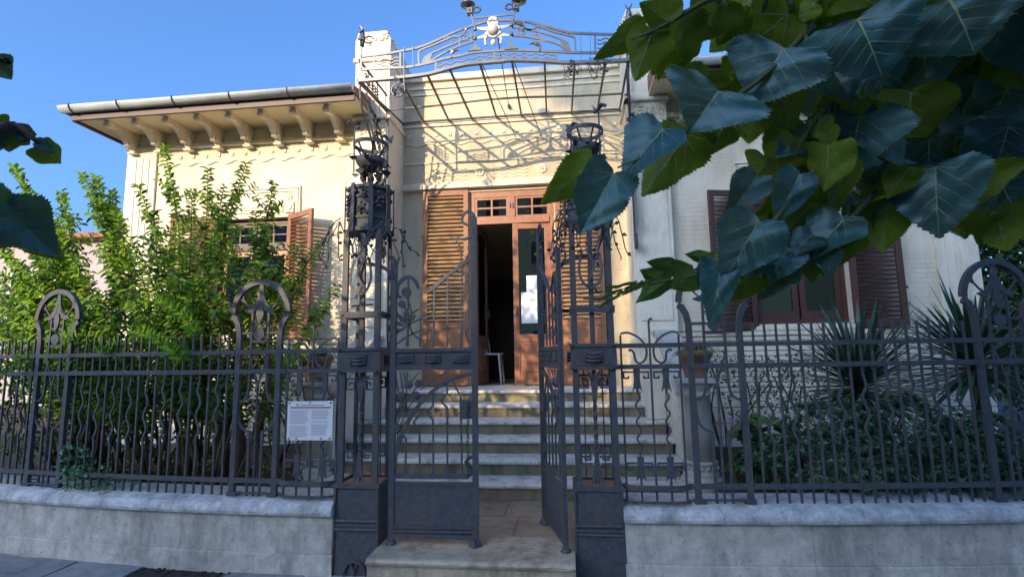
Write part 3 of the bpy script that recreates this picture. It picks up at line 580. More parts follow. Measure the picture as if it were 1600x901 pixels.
# ================================================================== iron fence
I = M['iron']
FY = .09
def bend(mb, s, x0=0):                                          # local (x, y, z) with x measured from the gate axis -> world, following the curve
    def fn(p):
        X = GA+s*(p[0]+x0); return np.array([X, FY+fy(X)+p[1], p[2]])
    mb.xf(fn)
    if s < 0: mb.f = [f[::-1] for f in mb.f]
    return mb
def fence(s, pitch_n, xend):
    side = 'left' if s < 0 else 'right'
    F = thing('iron_fence', 'grey wrought iron fence with wavy bars on the low wall %s of the gate' % side, 'fence', (GA+s*2.6, FY, .527), 'fences beside the gate')
    B = lambda mb, nm, **k: bend(mb, s, k.pop('x0', 0)).build(nm, I, F, **k)
    xs = lambda a, b: [a+(b-a)*k/24 for k in range(25)]
    for z, h, t in ((1.645, .034, .016), (1.49, .036, .018), (.645, .036, .018)):
        for a, b in ((1.53, 1.985), (1.99, 3.64), (3.645, 4.05), (4.055, xend)): B(MB().sweep([(x, -.012, z) for x in xs(a, b)], h, t), 'rail')
    for z in (1.645, 1.49): B(MB().sweep([(x, -.012, z) for x in xs(1.06, 1.525)], .034, .016), 'rail')
    for a, b, n in ((1.98, 3.66, 19), (4.02, xend, int((xend-4.02)/.085))):
        for k in range(n):
            x = a+(b-a)*(k+1)/(n+1); lean = random.uniform(-.004, .004); top = 1.80+random.uniform(-.012, .012)
            if k % 2 == 0: pts = [(x, .004, .526), (x+lean, .004, top)]
            else:
                amp = .019; pts = [(x, .004, .526), (x, .004, .88)]
                pts += [(x+amp*math.sin(2*math.pi*u_*2.5+.4)*min(1, 6*u_, 6*(1-u_)), .004, .88+.54*u_) for u_ in np.linspace(.02, .98, 22)]+[(x, .004, 1.44), (x+lean, .004, top)]
            B(MB().sweep(pts, .0145, .0145), 'bar')
    # arched lyre panels
    for c in (1.785, 3.845):
        m = MB(); ring = [(-.18, 0, .527), (-.18, 0, 1.72), (-.182, 0, 1.80), (-.197, 0, 1.875), (-.224, 0, 1.925), (-.252, 0, 1.94)]
        A = arc(0, 1.955, .245, .265, 178, 2, 0, 28)
        m.sweep(ring, .042, .036); m.sweep([(-x, y, z) for x, y, z in ring], .042, .036); m.sweep(A, .042, .04); B(m, 'arched_frame', x0=c)
        B(MB().box(-.21, -.13, -.03, .05, .5275, .545), 'foot_plate', x0=c); B(MB().box(.13, .21, -.03, .05, .5275, .545), 'foot_plate', x0=c)
        B(MB().box(-.21, .21, -.028, -.01, .5465, .558), 'foot_bar', x0=c)
        P_ = MB()
        P_.sweep([(0, -.004, 2.205), (0, -.004, 2.12), (0, -.004, 2.03), (0, -.004, 1.97)], [.03, .045, .06, .05], .014)
        P_.prism([(-.022, 2.02), (.022, 2.02), (.034, 1.96), (.02, 1.90), (0, 1.865), (-.02, 1.90), (-.034, 1.96)], lambda x, z: (x, -.018, z), lambda x, z: (x, -.004, z))
        for q in (-1, 1):
            P_.sweep([(q*.012, -.006, 2.11), (q*.03, -.006, 2.05), (q*.062, -.006, 2.0), (q*.10, -.006, 1.98), (q*.142, -.006, 1.985)], [.02, .034, .044, .038, .008], .014)
            P_.sweep(bez([(q*.085, 0, 1.99), (q*.125, 0, 2.03), (q*.155, 0, 2.065), (q*.20, 0, 2.08)], 10), .012, .01); P_.sweep(bez([(q*.155, 0, 2.065), (q*.165, 0, 2.10), (q*.155, 0, 2.145)], 6), .012, .01)
        B(P_, 'palmette', x0=c)
        for q in (-1, 1):
            pts = [(q*.072, 0, 1.99), (q*.075, 0, 1.6), (q*.078, 0, 1.40)]+bez([(q*.08, 0, 1.36), (q*.09, 0, 1.30), (q*.12, 0, 1.26), (q*.165, 0, 1.245)], 10)
            B(MB().sweep(pts, .017, .017), 'inner_bar', x0=c)
            pts = [(q*.165, 0, 1.22)]+bez([(q*.163, 0, 1.16), (q*.145, 0, 1.08), (q*.10, 0, 1.03), (q*.058, 0, 1.02)], 12)+[(q*.055, 0, .527)]
            B(MB().sweep(pts, .017, .017), 'lyre_bar', x0=c)
            B(MB().sweep(bez([(q*.005, -.002, 1.38), (q*.022, -.002, 1.44), (q*.05, -.002, 1.52), (q*.066, -.002, 1.575), (q*.045, -.002, 1.60)], 10), .014, .012), 'fork', x0=c)
        B(MB().tube([(0, 0, 1.42), (0, 0, .527)], .0095, 8), 'centre_rod', x0=c)
        for z in (1.08, .915, .745): B(MB().lathe([(.01, z-.012), (.019, z-.006), (.019, z+.006), (.01, z+.012)], 0, 0, 10), 'knob', x0=c)
        for z, w_ in ((1.885, .075), (1.80, .165), (1.73, .075)): B(MB().sweep([(-w_, .002, z), (w_, .002, z)], .02, .014), 'rung', x0=c)
        B(MB().tube([(0, -.016, 1.79), (0, -.004, 1.79)], .047, 18), 'disc', x0=c)
    # tulip panel next to the gate pillar
    c = 1.315
    for u in (-.212, .212): B(MB().sweep([(u, 0, .527), (u, 0, 1.725)], .014, .014), 'bar', x0=c)
    B(MB().sweep([(0, 0, .527), (0, 0, 1.80)]+bez([(0, 0, 1.81), (.004, 0, 1.835), (.018, 0, 1.845), (.022, 0, 1.832)], 6), .014, .014), 'centre_rod', x0=c)
    for q in (-1, 1):
        sc = bez([(q*.212, -.004, 1.735), (q*.155, -.004, 1.742), (q*.075, -.004, 1.70), (q*.028, -.004, 1.63), (q*.034, -.004, 1.55), (q*.075, -.004, 1.515), (q*.108, -.004, 1.535), (q*.118, -.004, 1.59), (q*.14, -.004, 1.615), (q*.158, -.004, 1.605)], 36)
        B(MB().sweep(sc, .015, .014), 'scroll', x0=c)
        tp = [(-.024, 1.472), (.024, 1.472), (.021, 1.40), (.027, 1.35), (.036, 1.305), (.016, 1.335), (.004, 1.31), (-.004, 1.31), (-.016, 1.335), (-.036, 1.305), (-.027, 1.35), (-.021, 1.40)]
        B(MB().prism([(q*.105+a, b) for a, b in tp], lambda x, z: (x, -.012, z), lambda x, z: (x, .004, z)), 'tulip', x0=c)
        tb = [(-.024, .845), (.024, .845), (.021, .77), (.027, .72), (.034, .675), (.016, .70), (.004, .68), (-.004, .68), (-.016, .70), (-.034, .675), (-.027, .72), (-.021, .77)]
        B(MB().prism([(q*.105+a, b) for a, b in tb], lambda x, z: (x, -.012, z), lambda x, z: (x, .004, z)), 'tulip', x0=c)
        st = [(q*.105, 0, 1.33)]+[(q*.105+.016*math.sin(2*math.pi*3.5*u_), 0, 1.30-.42*u_) for u_ in np.linspace(0, 1, 30)]+[(q*.105, 0, .84)]
        B(MB().sweep(st, .013, .013), 'wavy_stem', x0=c)
        B(MB().sweep([(q*.105, 0, .69), (q*.105, 0, .527)], .014, .014), 'bar', x0=c)
        for (o_, d_) in ((.20, -1), (.02, 1)):
            B(MB().sweep([(q*.13 if d_ < 0 else q*.08, -.002, 1.452), (q*o_, -.002, 1.452), (q*o_, -.002, 1.408), (q*(o_+d_*.035), -.002, 1.408), (q*(o_+d_*.035), -.002, 1.425)], .012, .012), 'greek_key', x0=c)
            B(MB().sweep([(q*.13 if d_ < 0 else q*.08, -.002, .80), (q*o_, -.002, .80), (q*o_, -.002, .755), (q*(o_+d_*.035), -.002, .755), (q*(o_+d_*.035), -.002, .772)], .012, .012), 'greek_key', x0=c)
    bow = [(u, -.012-.07*(1-(abs(u)/.235)**6), .645) for u in np.linspace(-.235, .235, 25)]
    B(MB().sweep(bow, .036, .016), 'bowed_rail', x0=c)
    B(MB().sweep([(u, y, .548) for u, y, z in bow], .016, .02), 'bowed_foot', x0=c)
    return F
fence(-1, 19, 6.6); fence(1, 19, 5.6)
# ---- notice board wired to the left fence
t = thing('notice_board', 'white printed notice board wired to the fence left of the gate', 'notice', (-1.37, .0, .96))
a = PY(448, 687, .0); b = PY(521, 626, .0); yb = -.005
MB().box(a[0], b[0], yb, yb+.006, a[2], b[2]).build('board', M['paper'], t)
W_, H_ = b[0]-a[0], b[2]-a[2]
def line(x0, x1, z, h, m): MB().box(a[0]+W_*x0, a[0]+W_*x1, yb-.002, yb-.0005, a[2]+H_*z-h/2, a[2]+H_*z+h/2).build('text_line', m, t)
line(.06, .96, .835, .010, M['inkred']); line(.30, .80, .895, .006, M['ink']); MB().box(a[0]+W_*.20, a[0]+W_*.235, yb-.002, yb-.0005, a[2]+H_*.875, a[2]+H_*.93).build('crest', M['ink'], t)
for z in np.linspace(.76, .10, 17):
    if random.random() < .9: line(.06, .06+random.uniform(.33, .42), z, .0032, M['ink'])
    if random.random() < .9: line(.54, .54+random.uniform(.30, .41), z, .0032, M['ink'])
for u, v in ((.05, .955), (.95, .955), (.05, .045), (.95, .045), (.5, .955), (.22, .045), (.76, .045)): MB().box(a[0]+W_*u-.007, a[0]+W_*u+.007, yb-.004, yb-.001, a[2]+H_*v-.005, a[2]+H_*v+.005).build('clip', I, t)
# ================================================================== gate pillars
def plate_leaf(mb, p, d, l, w, rr):
    d = unit(d); sd = unit(np.cross(d, rr.normal(size=3))); nn = np.cross(d, sd)
    P = [p, p+d*l*.45+sd*w*.5+nn*w*.25, p+d*l, p+d*l*.45-sd*w*.5+nn*w*.25, p+d*l*.5]
    P2 = [q+nn*.004 for q in P]; mb.add(P+P2, [(0, 1, 4), (1, 2, 4), (2, 3, 4), (3, 0, 4), (5, 9, 6), (6, 9, 7), (7, 9, 8), (8, 9, 5)])
def iron_vine(mb, p0, n, spread, rr, drop=.3):
    for k in range(n):
        q = np.array(p0)+rr.normal(size=3)*spread; a = rr.uniform(0, 6.28); pts = [q]; dirv = np.array([.03*math.cos(a), .03*math.sin(a), -.02])
        for j in range(7):
            dirv = dirv+rr.normal(size=3)*.010+np.array([0, 0, -.012]); dirv = unit(dirv)*drop/7; pts.append(pts[-1]+dirv)
        mb.tube(bez(pts, 12), .0045, 5)
        for j in (2, 4, 7): plate_leaf(mb, pts[min(j, 7)], rr.normal(size=3)+np.array([0, 0, -.5]), .045, .032, rr)
def pillar(s):
    side = 'left' if s < 0 else 'right'; cx = GA+s*.896; rr = np.random.default_rng(5 if s < 0 else 9)
    T = thing('gate_pillar', 'ornate openwork iron gate pillar %s of the opening, on a sheet iron pedestal' % side, 'pillar', (cx, .155, 0), 'iron gate pillars')
    def B(mb, nm, **k):
        mb.xf(lambda p: np.array([cx+s*p[0], p[1], p[2]]))
        if s < 0: mb.f = [f[::-1] for f in mb.f]
        return mb.build(nm, k.pop('m', I), T, **k)
    y0, y1 = .0, .31
    pd = MB(); pd.add([(-.172, y0+.006, 0), (.172, y0+.006, 0), (.172, y1, 0), (-.172, y1, 0), (-.164, y0+.012, .62), (.164, y0+.012, .62), (.164, y1, .62), (-.164, y1, .62)], [(0, 3, 2, 1), (4, 5, 6, 7), (0, 1, 5, 4), (1, 2, 6, 5), (2, 3, 7, 6), (3, 0, 4, 7)]); B(pd, 'pedestal')
    B(MB().box(-.18, .18, y0-.004, y0+.006+.014, .618, .652), 'pedestal_rim', bevel=.003); B(MB().box(-.18, -.162, y0+.0205, y1, .618, .652), 'pedestal_rim'); B(MB().box(.162, .18, y0+.0205, y1, .618, .652), 'pedestal_rim'); B(MB().box(-.162, .162, y1-.016, y1+.004, .618, .652), 'pedestal_rim')
    B(MB().box(-.16, .16, y0+.022, y1-.018, .622, .634), 'soil_tray', m=M['pot'])
    for q in (-1, 1): B(MB().sweep([(q*.172, y0-.001, .002), (q*.164, y0+.005, .617)], .016, .012), 'corner_strip')
    for z in (.385, .325): B(MB().tube([(-.158, y0+.006, z), (.158, y0+.006, z)], .0125, 8), 'moulding'); 
    B(MB().box(-.158, .158, y0-.0, y0+.012, .345, .366), 'moulding')
    if s < 0:
        e = MB(); e.sweep(arc(0, .012, .085, .095, 0, 180, -.006, 18), .016, .02)
        for q in (-1, 1): e.sweep(arc(q*.036, .012, .034, .075, 0, 180, -.004, 12), .008, .012)
        B(e, 'arched_emblem')
    for q in (-1, 1):
        B(MB().sweep([(q*.136, .025, .652), (q*.133, .025, 2.60)], .044, .03), 'corner_post'); B(MB().sweep([(q*.136, .285, .652), (q*.133, .285, 2.60)], .026, .03), 'corner_post')
        B(MB().sweep([(q*.075, .29, .652), (q*.07, .29, 1.47)], .01, .01), 'rear_rod')
    # twisted rod with leafy ends
    tw = MB(); n = 46; vs_ = []
    for k in range(n+1):
        z = .66+.81*k/n; a0 = 2*math.pi*3.0*k/n; r_ = .017
        vs_ += [(r_*math.cos(a0+j*math.pi/2), .07+r_*math.sin(a0+j*math.pi/2), z) for j in range(4)]
    tw.add(vs_, [(k*4+j, k*4+(j+1) % 4, k*4+4+(j+1) % 4, k*4+4+j) for k in range(n) for j in range(4)]); B(tw, 'twisted_rod')
    for zc, sg in ((.70, 1), (1.42, -1)):
        lf = MB()
        for q in (-1, 0, 1):
            lf.sweep([(q*.006, .045, zc+sg*.17), (q*.016, .043, zc+sg*.06), (q*.028, .04, zc-sg*.02), (q*.045, .035, zc-sg*.05)], [.012, .02, .018, .004], .008)
        B(lf, 'leaf_foot')
    for zc, fl in ((1.39, 1), (.84, -1)):
        for q in (-1, 1):
            for yk in (.03, .285):
                k_ = [(q*.03, yk, zc+fl*.035), (q*.112, yk, zc+fl*.035), (q*.112, yk, zc-fl*.045), (q*.045, yk, zc-fl*.045), (q*.045, yk, zc+fl*.005), (q*.085, yk, zc+fl*.005), (q*.085, yk, zc-fl*.02)]
                B(MB().sweep(k_, .013, .012), 'greek_key')
    # frieze band with rolls and bolts
    B(MB().box(-.168, .168, y0-.004, y1+.004, 1.505, 1.635), 'frieze_box')
    for z in (1.475, 1.637): B(MB().box(-.175, .175, y0-.014, y1+.01, z, z+.028), 'frieze_rail', bevel=.003)
    rl = MB()
    for j in range(3): rl.tube(bez([(-.055, y0-.006, 1.545+.026*j), (0, y0-.024, 1.537+.026*j), (.055, y0-.006, 1.545+.026*j)], 10), .0125, 8)
    rl.box(-.062, -.054, y0-.02, y0-.004, 1.53, 1.612); rl.box(.054, .062, y0-.02, y0-.004, 1.53, 1.612); B(rl, 'roll_ornament', smooth=True)
    rl = MB()
    for j in range(3): rl.tube([(-.17, y0+.1, 1.545+.026*j), (-.186, y0+.155, 1.54+.026*j), (-.17, y0+.21, 1.545+.026*j)], .0125, 8)
    B(rl, 'roll_ornament', smooth=True)
    for q in (-1, 1):
        for z in (1.489, 1.651): B(MB().ell((q*.15, y0-.015, z), (.011, .009, .011), 8, 5), 'bolt', smooth=True)
    B(MB().box(-.168, .168, y0+.004, y0+.02, 1.895, 1.945), 'collar', bevel=.003); B(MB().box(-.168, -.154, y0+.021, y1, 1.895, 1.945), 'collar'); B(MB().box(.154, .168, y0+.021, y1, 1.895, 1.945), 'collar')
    B(MB().sweep([(-.16, .155, 1.92), (-.285, .06, 1.92)], .03, .012, up=(.6, -.8, 0)), 'hinge_arm')
    for q in (-1, 1): B(MB().ell((q*.145, y0+.002, 1.92), (.011, .008, .011), 8, 5), 'bolt', smooth=True)
    B(MB().sweep([(0, .05, 1.665), (0, .05, 2.30), (.006, .05, 2.60)], .036, .03), 'centre_bar')
    B(MB().sweep([(-.09, .05, 2.04), (.09, .05, 2.055)], .012, .014), 'cross_bar'); B(MB().sweep([(-.06, .12, 2.01), (.12, .12, 2.0)], .012, .014), 'cross_bar')
    B(MB().sweep(bez([(.05, .05, 2.30), (-.02, .04, 2.325), (-.13, .03, 2.31), (-.22, .03, 2.26), (-.262, .04, 2.20)], 20), .03, .014), 'arched_stay')
    # knotted ribbon hanging in the shaft
    rb = MB(); rb.sweep(bez([(-.06, .02, 2.36), (-.085, .0, 2.22), (-.06, -.01, 2.12), (0, -.01, 2.08), (.06, -.01, 2.12), (.085, .0, 2.22), (.06, .02, 2.36)], 26), .02, .008, up=(.2, 1, .1)); rb.sweep(bez([(-.03, .02, 2.38), (.03, .0, 2.24), (-.02, -.01, 2.14), (.04, .0, 2.05)], 16), .018, .007, up=(.3, 1, .2)); B(rb, 'iron_ribbon')
    # lantern-like box
    o8 = [(.185*math.cos(rad(22.5+45*k)), .155+.17*math.sin(rad(22.5+45*k))) for k in range(8)]
    def ring8(mb, sc, z0, z1): mb.prism([(x*sc, .155+(y-.155)*sc) for x, y in o8], lambda x, y: (x, y, z0), lambda x, y: (x, y, z1)); mb.f = [f[::-1] for f in mb.f]
    bx_ = MB(); ring8(bx_, .93, 2.60, 2.95); B(bx_, 'lantern_box'); 
    for z0, z1, sc in ((2.595, 2.625, 1.03), (2.70, 2.72, 1.0), (2.87, 2.892, 1.0), (2.95, 2.975, 1.04)): r8 = MB(); ring8(r8, sc, z0, z1); B(r8, 'lantern_rim')
    for k in range(8):
        x, y = o8[k]; B(MB().sweep([(x*1.06, .155+(y-.155)*1.06, 2.585), (x*1.06, .155+(y-.155)*1.06, 2.985)], .034, .01, up=(x, y-.155, 0)), 'strap')
    gp = MB()
    for k in range(60): a = rr.uniform(3.3, 6.1); gp.ell((.183*math.cos(a)*.98, .155+.178*math.sin(a), rr.uniform(2.73, 2.93)), (.014, .014, .014), 6, 4)
    B(gp, 'grape_relief', smooth=True)
    vn = MB()
    for x, y in ((-.19, -.02), (.19, -.02), (.19, .33), (-.19, .33)): iron_vine(vn, (x, y, 2.66), 5, .018, rr, .34)
    for x, y in ((-.1, -.03), (.1, -.03)): iron_vine(vn, (x, y, 2.60), 2, .02, rr, .24)
    B(vn, 'iron_vine')
    # crowning dish on stems
    cr = MB(); cr.tube([(0, .155, 2.97), (0, .155, 3.14)], [.03, .02], 10)
    for a in np.linspace(0, 2*math.pi, 6, endpoint=False): cr.tube(bez([(.02*math.cos(a), .155+.02*math.sin(a), 3.0), (.085*math.cos(a), .155+.085*math.sin(a), 3.08), (.05*math.cos(a), .155+.05*math.sin(a), 3.2), (.125*math.cos(a), .155+.125*math.sin(a), 3.355)], 14), .008, 6)
    B(cr, 'stem', smooth=True)
    B(MB().sweep([(.14*math.cos(a), .155+.14*math.sin(a), 3.36) for a in np.linspace(0, 2*math.pi, 36, endpoint=False)], .012, .03, up=(0, 0, 1), closed=True), 'dish_ring')
    B(MB().lathe([(.02, 3.12), (.075, 3.15), (.11, 3.19), (.13, 3.235), (.115, 3.23), (.07, 3.185), (.02, 3.16)], 0, .155, 20), 'dish', smooth=True)
    fl = MB()
    for k in range(26):
        a = rr.uniform(0, 6.28); r_ = rr.uniform(.04, .12); plate_leaf(fl, np.array([r_*math.cos(a), .155+r_*math.sin(a), rr.uniform(3.05, 3.26)]), (math.cos(a), math.sin(a), rr.uniform(-.5, .6)), .07, .05, rr)
    for k in range(7): a = rr.uniform(0, 6.28); fl.ell((.07*math.cos(a), .155+.07*math.sin(a), rr.uniform(3.06, 3.2)), (.026, .026, .03), 8, 6)
    B(fl, 'iron_flowers')
    for a, h in ((2.5, .0), (5.6, .06)):
        x, y = .14*math.cos(a), .155+.14*math.sin(a); bd = MB(); bd.tube([(x, y, 3.1), (x, y, 3.42+h)], .007, 6)
        bd.tube(bez([(x-.035, y, 3.42+h), (x, y, 3.45+h), (x+.03, y-.01, 3.475+h), (x+.055, y-.02, 3.46+h)], 10), .014, 7)
        plate_leaf(bd, np.array([x, y, 3.43+h]), (-.6, .3, .8), .08, .04, rr); plate_leaf(bd, np.array([x, y, 3.43+h]), (.3, -.6, .7), .07, .04, rr); B(bd, 'bud_finial', smooth=False)
    return T
pillar(-1); pillar(1)
# ================================================================== gate leaves (traced on the closed left leaf, right leaf mirrored and swung in)
LY = .055
def gl(ox, oy, pts): return [PY(ox+a/5.631, oy+b/5.631, LY) for a, b in pts]
def leaf_parts():
    out = []
    S = lambda nm, pts, w, t=.016, m=I: out.append((nm, MB().sweep(pts, w, t), m))
    z = lambda x, y: PY(x, y, LY)
    XL, XR = z(613, 700)[0], z(742, 700)[0]
    Z = {k: z(*v)[2] for k, v in dict(bot=(680, 851), ptop=(680, 752), rail=(680, 744), f0=(680, 577), f1=(680, 544), top_l=(613, 415), top_r=(742, 337), m1=(680, 829), m2=(680, 838)).items()}
    S('hinge_stile', [(XL, LY, .214), (XL, LY, Z['top_l'])], .042, .032); out.append(('stile_tip', MB().prism([(XL-.021, Z['top_l']), (XL+.021, Z['top_l']), (XL+.028, Z['top_l']+.03), (XL-.02, Z['top_l']+.085)], lambda x, q: (x, LY-.016, q), lambda x, q: (x, LY+.016, q)), I))
    S('meeting_stile', [(XR, LY, .235), (XR, LY, Z['top_r'])], .034, .03); S('stile_cover', [(XR+.022, LY-.01, .235), (XR+.022, LY-.01, Z['top_r']-.02)], .012, .02)
    x0, x1 = XL+.021, XR-.017
    out.append(('bottom_panel', MB().box(x0, x1, LY-.006, LY+.006, .26, Z['ptop']), I))
    for k, (a, h) in enumerate(((.262, .03), (.302, .02), (.332, .016))): S('panel_moulding', [(x0, LY-.012, a+h/2), (x1, LY-.012, a+h/2)], h, .012)
    S('panel_moulding', [(x0, LY-.010, Z['ptop']-.012), (x1, LY-.010, Z['ptop']-.012)], .02, .008)
    out.append(('foot', MB().lathe([(.055, .213), (.05, .225), (.03, .255), (.022, .262)], XR, LY, 4), I)); out.append(('hinge_foot', MB().lathe([(.04, .213), (.035, .225), (.025, .235)], XL, LY, 10), I))
    # frieze
    out.append(('frieze', MB().box(x0, x1, LY-.006, LY+.006, Z['f0']+.02, Z['f1']-.02), I))
    for q in (Z['f0']+.012, Z['f1']-.012): S('frieze_rail', [(x0, LY-.006, q), (x1, LY-.006, q)], .028, .026)
    for cx in (635, 676, 719.5):
        c = z(cx, 560); rl = MB()
        for j in range(3): rl.tube(bez([(c[0]-.052, LY-.008, c[2]-.018+.02*j), (c[0], LY-.024, c[2]-.024+.02*j), (c[0]+.052, LY-.008, c[2]-.018+.02*j)], 10), .010, 8)
        rl.box(c[0]-.06, c[0]-.052, LY-.02, LY-.006, c[2]-.032, c[2]+.034); rl.box(c[0]+.052, c[0]+.06, LY-.02, LY-.006, c[2]-.032, c[2]+.034); out.append(('roll_ornament', rl, I))
    # upper part
    A = lambda p: gl(600, 320, p); Bq = lambda p: gl(600, 430, p); Cq = lambda p: gl(600, 570, p); D = lambda p: gl(600, 720, p)
    S('top_rail', bez(A([(150, 815), (118, 790), (120, 715), (165, 655), (225, 635), (275, 670), (310, 735), (355, 760), (415, 745), (500, 670), (600, 590), (700, 515), (790, 460)]), 60), .026, .022)
    S('top_scroll', bez(A([(800, 120), (780, 75), (735, 60), (695, 95), (690, 150), (730, 175), (775, 205), (770, 265), (720, 300), (650, 300)]), 40), .019, .016)
    out.append(('scroll_tip', MB().prism([(p[0], p[2]) for p in A([(585, 290), (660, 292), (640, 318)])], lambda x, q: (x, LY-.008, q), lambda x, q: (x, LY+.008, q)), I))
    S('scroll_stem', bez(A([(640, 318), (668, 370), (678, 440), (682, 520)]), 12)+Bq([(682, 300), (684, 625)]), .012, .012)
    wv = [(735, 370)]+[(735+14*math.sin(k*.55), 370+k*14) for k in range(1, 62)]
    S('wavy_strip', [PY(600+(a)/5.631, 320+b/5.631, LY) for a, b in wv], .013, .010)
    for x, ya in ((215, 640), (325, 750), (443, 740), (562, 640)):
        S('bar', A([(x, ya)])+Bq([(x-6, 630)]), .0125, .0125)
    S('flower_stem', bez(A([(205, 815)])+Bq([(225, 260), (240, 330), (225, 400), (245, 500), (310, 558), (380, 566), (435, 555)]), 30), .012, .010)
    S('flower_stem', bez(Bq([(180, 275), (215, 340), (215, 420), (200, 620)]), 16), .014, .010)
    for a, b, c in (((95, 525), (250, 415), (440, 345)), ((100, 610), (250, 515), (445, 450)), ((240, 335), (330, 285), (440, 240))): S('leaf_blade', bez(Bq([a, b, c]), 16), .014, .010)
    for c, r in (((200, 770), 45),): out.append(('poppy', MB().tube([(p[0], LY-.016+d, p[2]) for p in A([c]) for d in (0, .014)], r/5.631/200, 12), I))
    out.append(('poppy', MB().tube([(p[0], LY-.016+d, p[2]) for p in Bq([(160, 253)]) for d in (0, .014)], .03, 12), I))
    lv = MB()
    for a, b, w in (((205, 440), (120, 340), .04), ((205, 430), (185, 315), .035), ((215, 420), (275, 340), .035), ((190, 450), (95, 410), .03), ((190, 470), (90, 490), .03)):
        p, q = Bq([a, b]); lv.sweep([p, p*.5+q*.5, p*.2+q*.8, q], [.006, w, w*.8, .008], .008)
    out.append(('iron_leaves', lv, I))
    # lower part
    S('sweeping_arc', bez(Cq([(782, 75), (700, 95), (600, 125), (500, 180), (410, 245), (330, 325), (250, 430), (190, 540), (140, 650), (105, 780), (88, 900)])+D([(85, 120)]), 50), .027, .022)
    S('lower_rail', D([(85, 130), (740, 135)]), .034, .022)
    S('goose_neck', bez(D([(740, 135), (775, 105), (765, 60), (735, 20)])+Cq([(720, 855), (750, 820), (785, 800)]), 20), .022, .018)
    def kink(x, ya, yk, kx):                                     # bar with a sideways kink
        return bez(Cq([(x, ya), (x, yk-60)]), 2)+bez(Cq([(x, yk-50), (x-kx, yk), (x-kx-4, yk+20), (x, yk+75)]), 14)+Cq([(x, yk+85), (x+2, 880)])+D([(x+2, 110)])
    S('bar', bez(Cq([(150, 650), (175, 625), (192, 660), (194, 750)]), 10)+D([(186, 110)]), .0125, .0125)
    S('bar', kink(312, 390, 490, 42), .0125, .0125); S('bar', kink(432, 235, 405, 46), .0125, .0125); S('bar', kink(556, 110, 300, 46), .0125, .0125)
    S('bar', bez(Cq([(600, 120), (640, 215), (672, 275), (676, 330)]), 10)+D([(686, 110)]), .0125, .0125)
    lk = Cq([(668, 308), (792, 470)]); out.append(('lock_plate', MB().box(lk[0][0], lk[1][0], LY-.016, LY+.016, lk[1][2], lk[0][2]), I))
    for pts in ([(100, 60), (125, 230), (150, 265)], [(140, 60), (165, 220), (170, 260)], [(172, 60), (195, 180), (200, 450)], [(205, 60), (200, 160)], [(310, 60), (240, 150)], [(395, 70), (320, 150)], [(530, 70), (400, 160), (320, 215)], [(300, 180), (240, 260), (200, 320)], [(280, 290), (210, 380), (145, 530)], [(165, 380), (130, 480), (105, 560)], [(140, 340), (110, 480), (100, 560)], [(100, 590), (92, 700)], [(125, 590), (112, 680)]):
        S('poppy_stem', bez(Cq(pts), 8), .0085, .008)
    for c in ((215, 175), (305, 163), (160, 270), (283, 268), (168, 358), (112, 555)):
        p = Cq([c])[0]; fl = MB().tube([(p[0], LY-.018, p[2]), (p[0], LY+.0, p[2])], [.028, .033], 10); fl.ell((p[0], LY-.018, p[2]), (.013, .008, .013), 8, 4); out.append(('poppy', fl, I))
    return out, XL, XR
parts, XL, XR = leaf_parts()
G1 = thing('gate_leaf', 'closed left leaf of the iron gate with poppies and sweeping arc', 'gate', (XL, LY, .21), 'iron gate leaves')
for nm, mb, m in parts: mb.build(nm, m, G1)
parts, XL, XR = leaf_parts()
HX, HY, AN = .675, -.005, rad(74)
G2 = thing('gate_leaf', 'right leaf of the iron gate swung open towards the stairs', 'gate', (HX, HY, .21), 'iron gate leaves')
def swing(p):
    x = -(p[0]-XL); y = p[1]-LY; c, s_ = math.cos(-AN), math.sin(-AN)
    return np.array([HX+c*x-s_*y, HY+s_*x+c*y, p[2]])
for nm, mb, m in parts:
    mb.xf(swing); mb.f = [f[::-1] for f in mb.f]; mb.build(nm, m, G2)
# ---- chain on the lock
t = thing('chain', 'rusty iron chain hanging from the closed gate leaf lock', 'chain', PY(730, 700, LY-.03))
cp = [PY(730.5+1.2*math.sin(k*1.3), 627+k*5.2, LY-.028) for k in range(24)]
for k in range(len(cp)-1):
    a, b = cp[k], cp[k+1]; c = (a+b)/2; d = unit(a-b); sd = np.array([1., 0, 0]) if k % 2 else np.array([.35, 1., 0]); sd = unit(sd)
    MB().tube([c+d*.0175*math.sin(q)+sd*.0085*math.cos(q) for q in np.linspace(0, 2*math.pi, 12, endpoint=False)], .0032, 5, closed=True).build('link', M['iron_brown'], t)
# ================================================================== canopy over the entrance
K = thing('iron_canopy', 'wrought iron entrance canopy with arched crest, shield and open rafters', 'canopy', (-.1, 3.0, 5.0))
YC = 2.0; I = M['iron_crest']
def cp_(pts): return [PY(x, y, YC) for x, y in pts]
def KS(nm, pts, w, t=.018, m=I, n=0, yo=0):
    q = cp_(pts); q = bez(q, n) if n else q
    MB().sweep([p+np.array([0, yo, 0]) for p in q], w, t).build(nm, m, K)
KS('lower_beam', [(561, 127), (600, 124), (634, 121), (670, 116), (700, 108), (730, 101), (780, 96.5), (800, 94.6), (850, 96), (888, 98.6), (933, 97), (985, 94.5)], .035, .05, n=44)
KS('middle_rail', [(564, 109), (600, 107), (634, 105.5), (653, 102.5), (672, 98.5), (694, 92), (720, 87), (740, 82.5), (780, 79.5), (800, 78.6), (848, 80), (882, 82), (896, 82.6), (930, 82.6), (985, 80)], .03, .02, n=60)
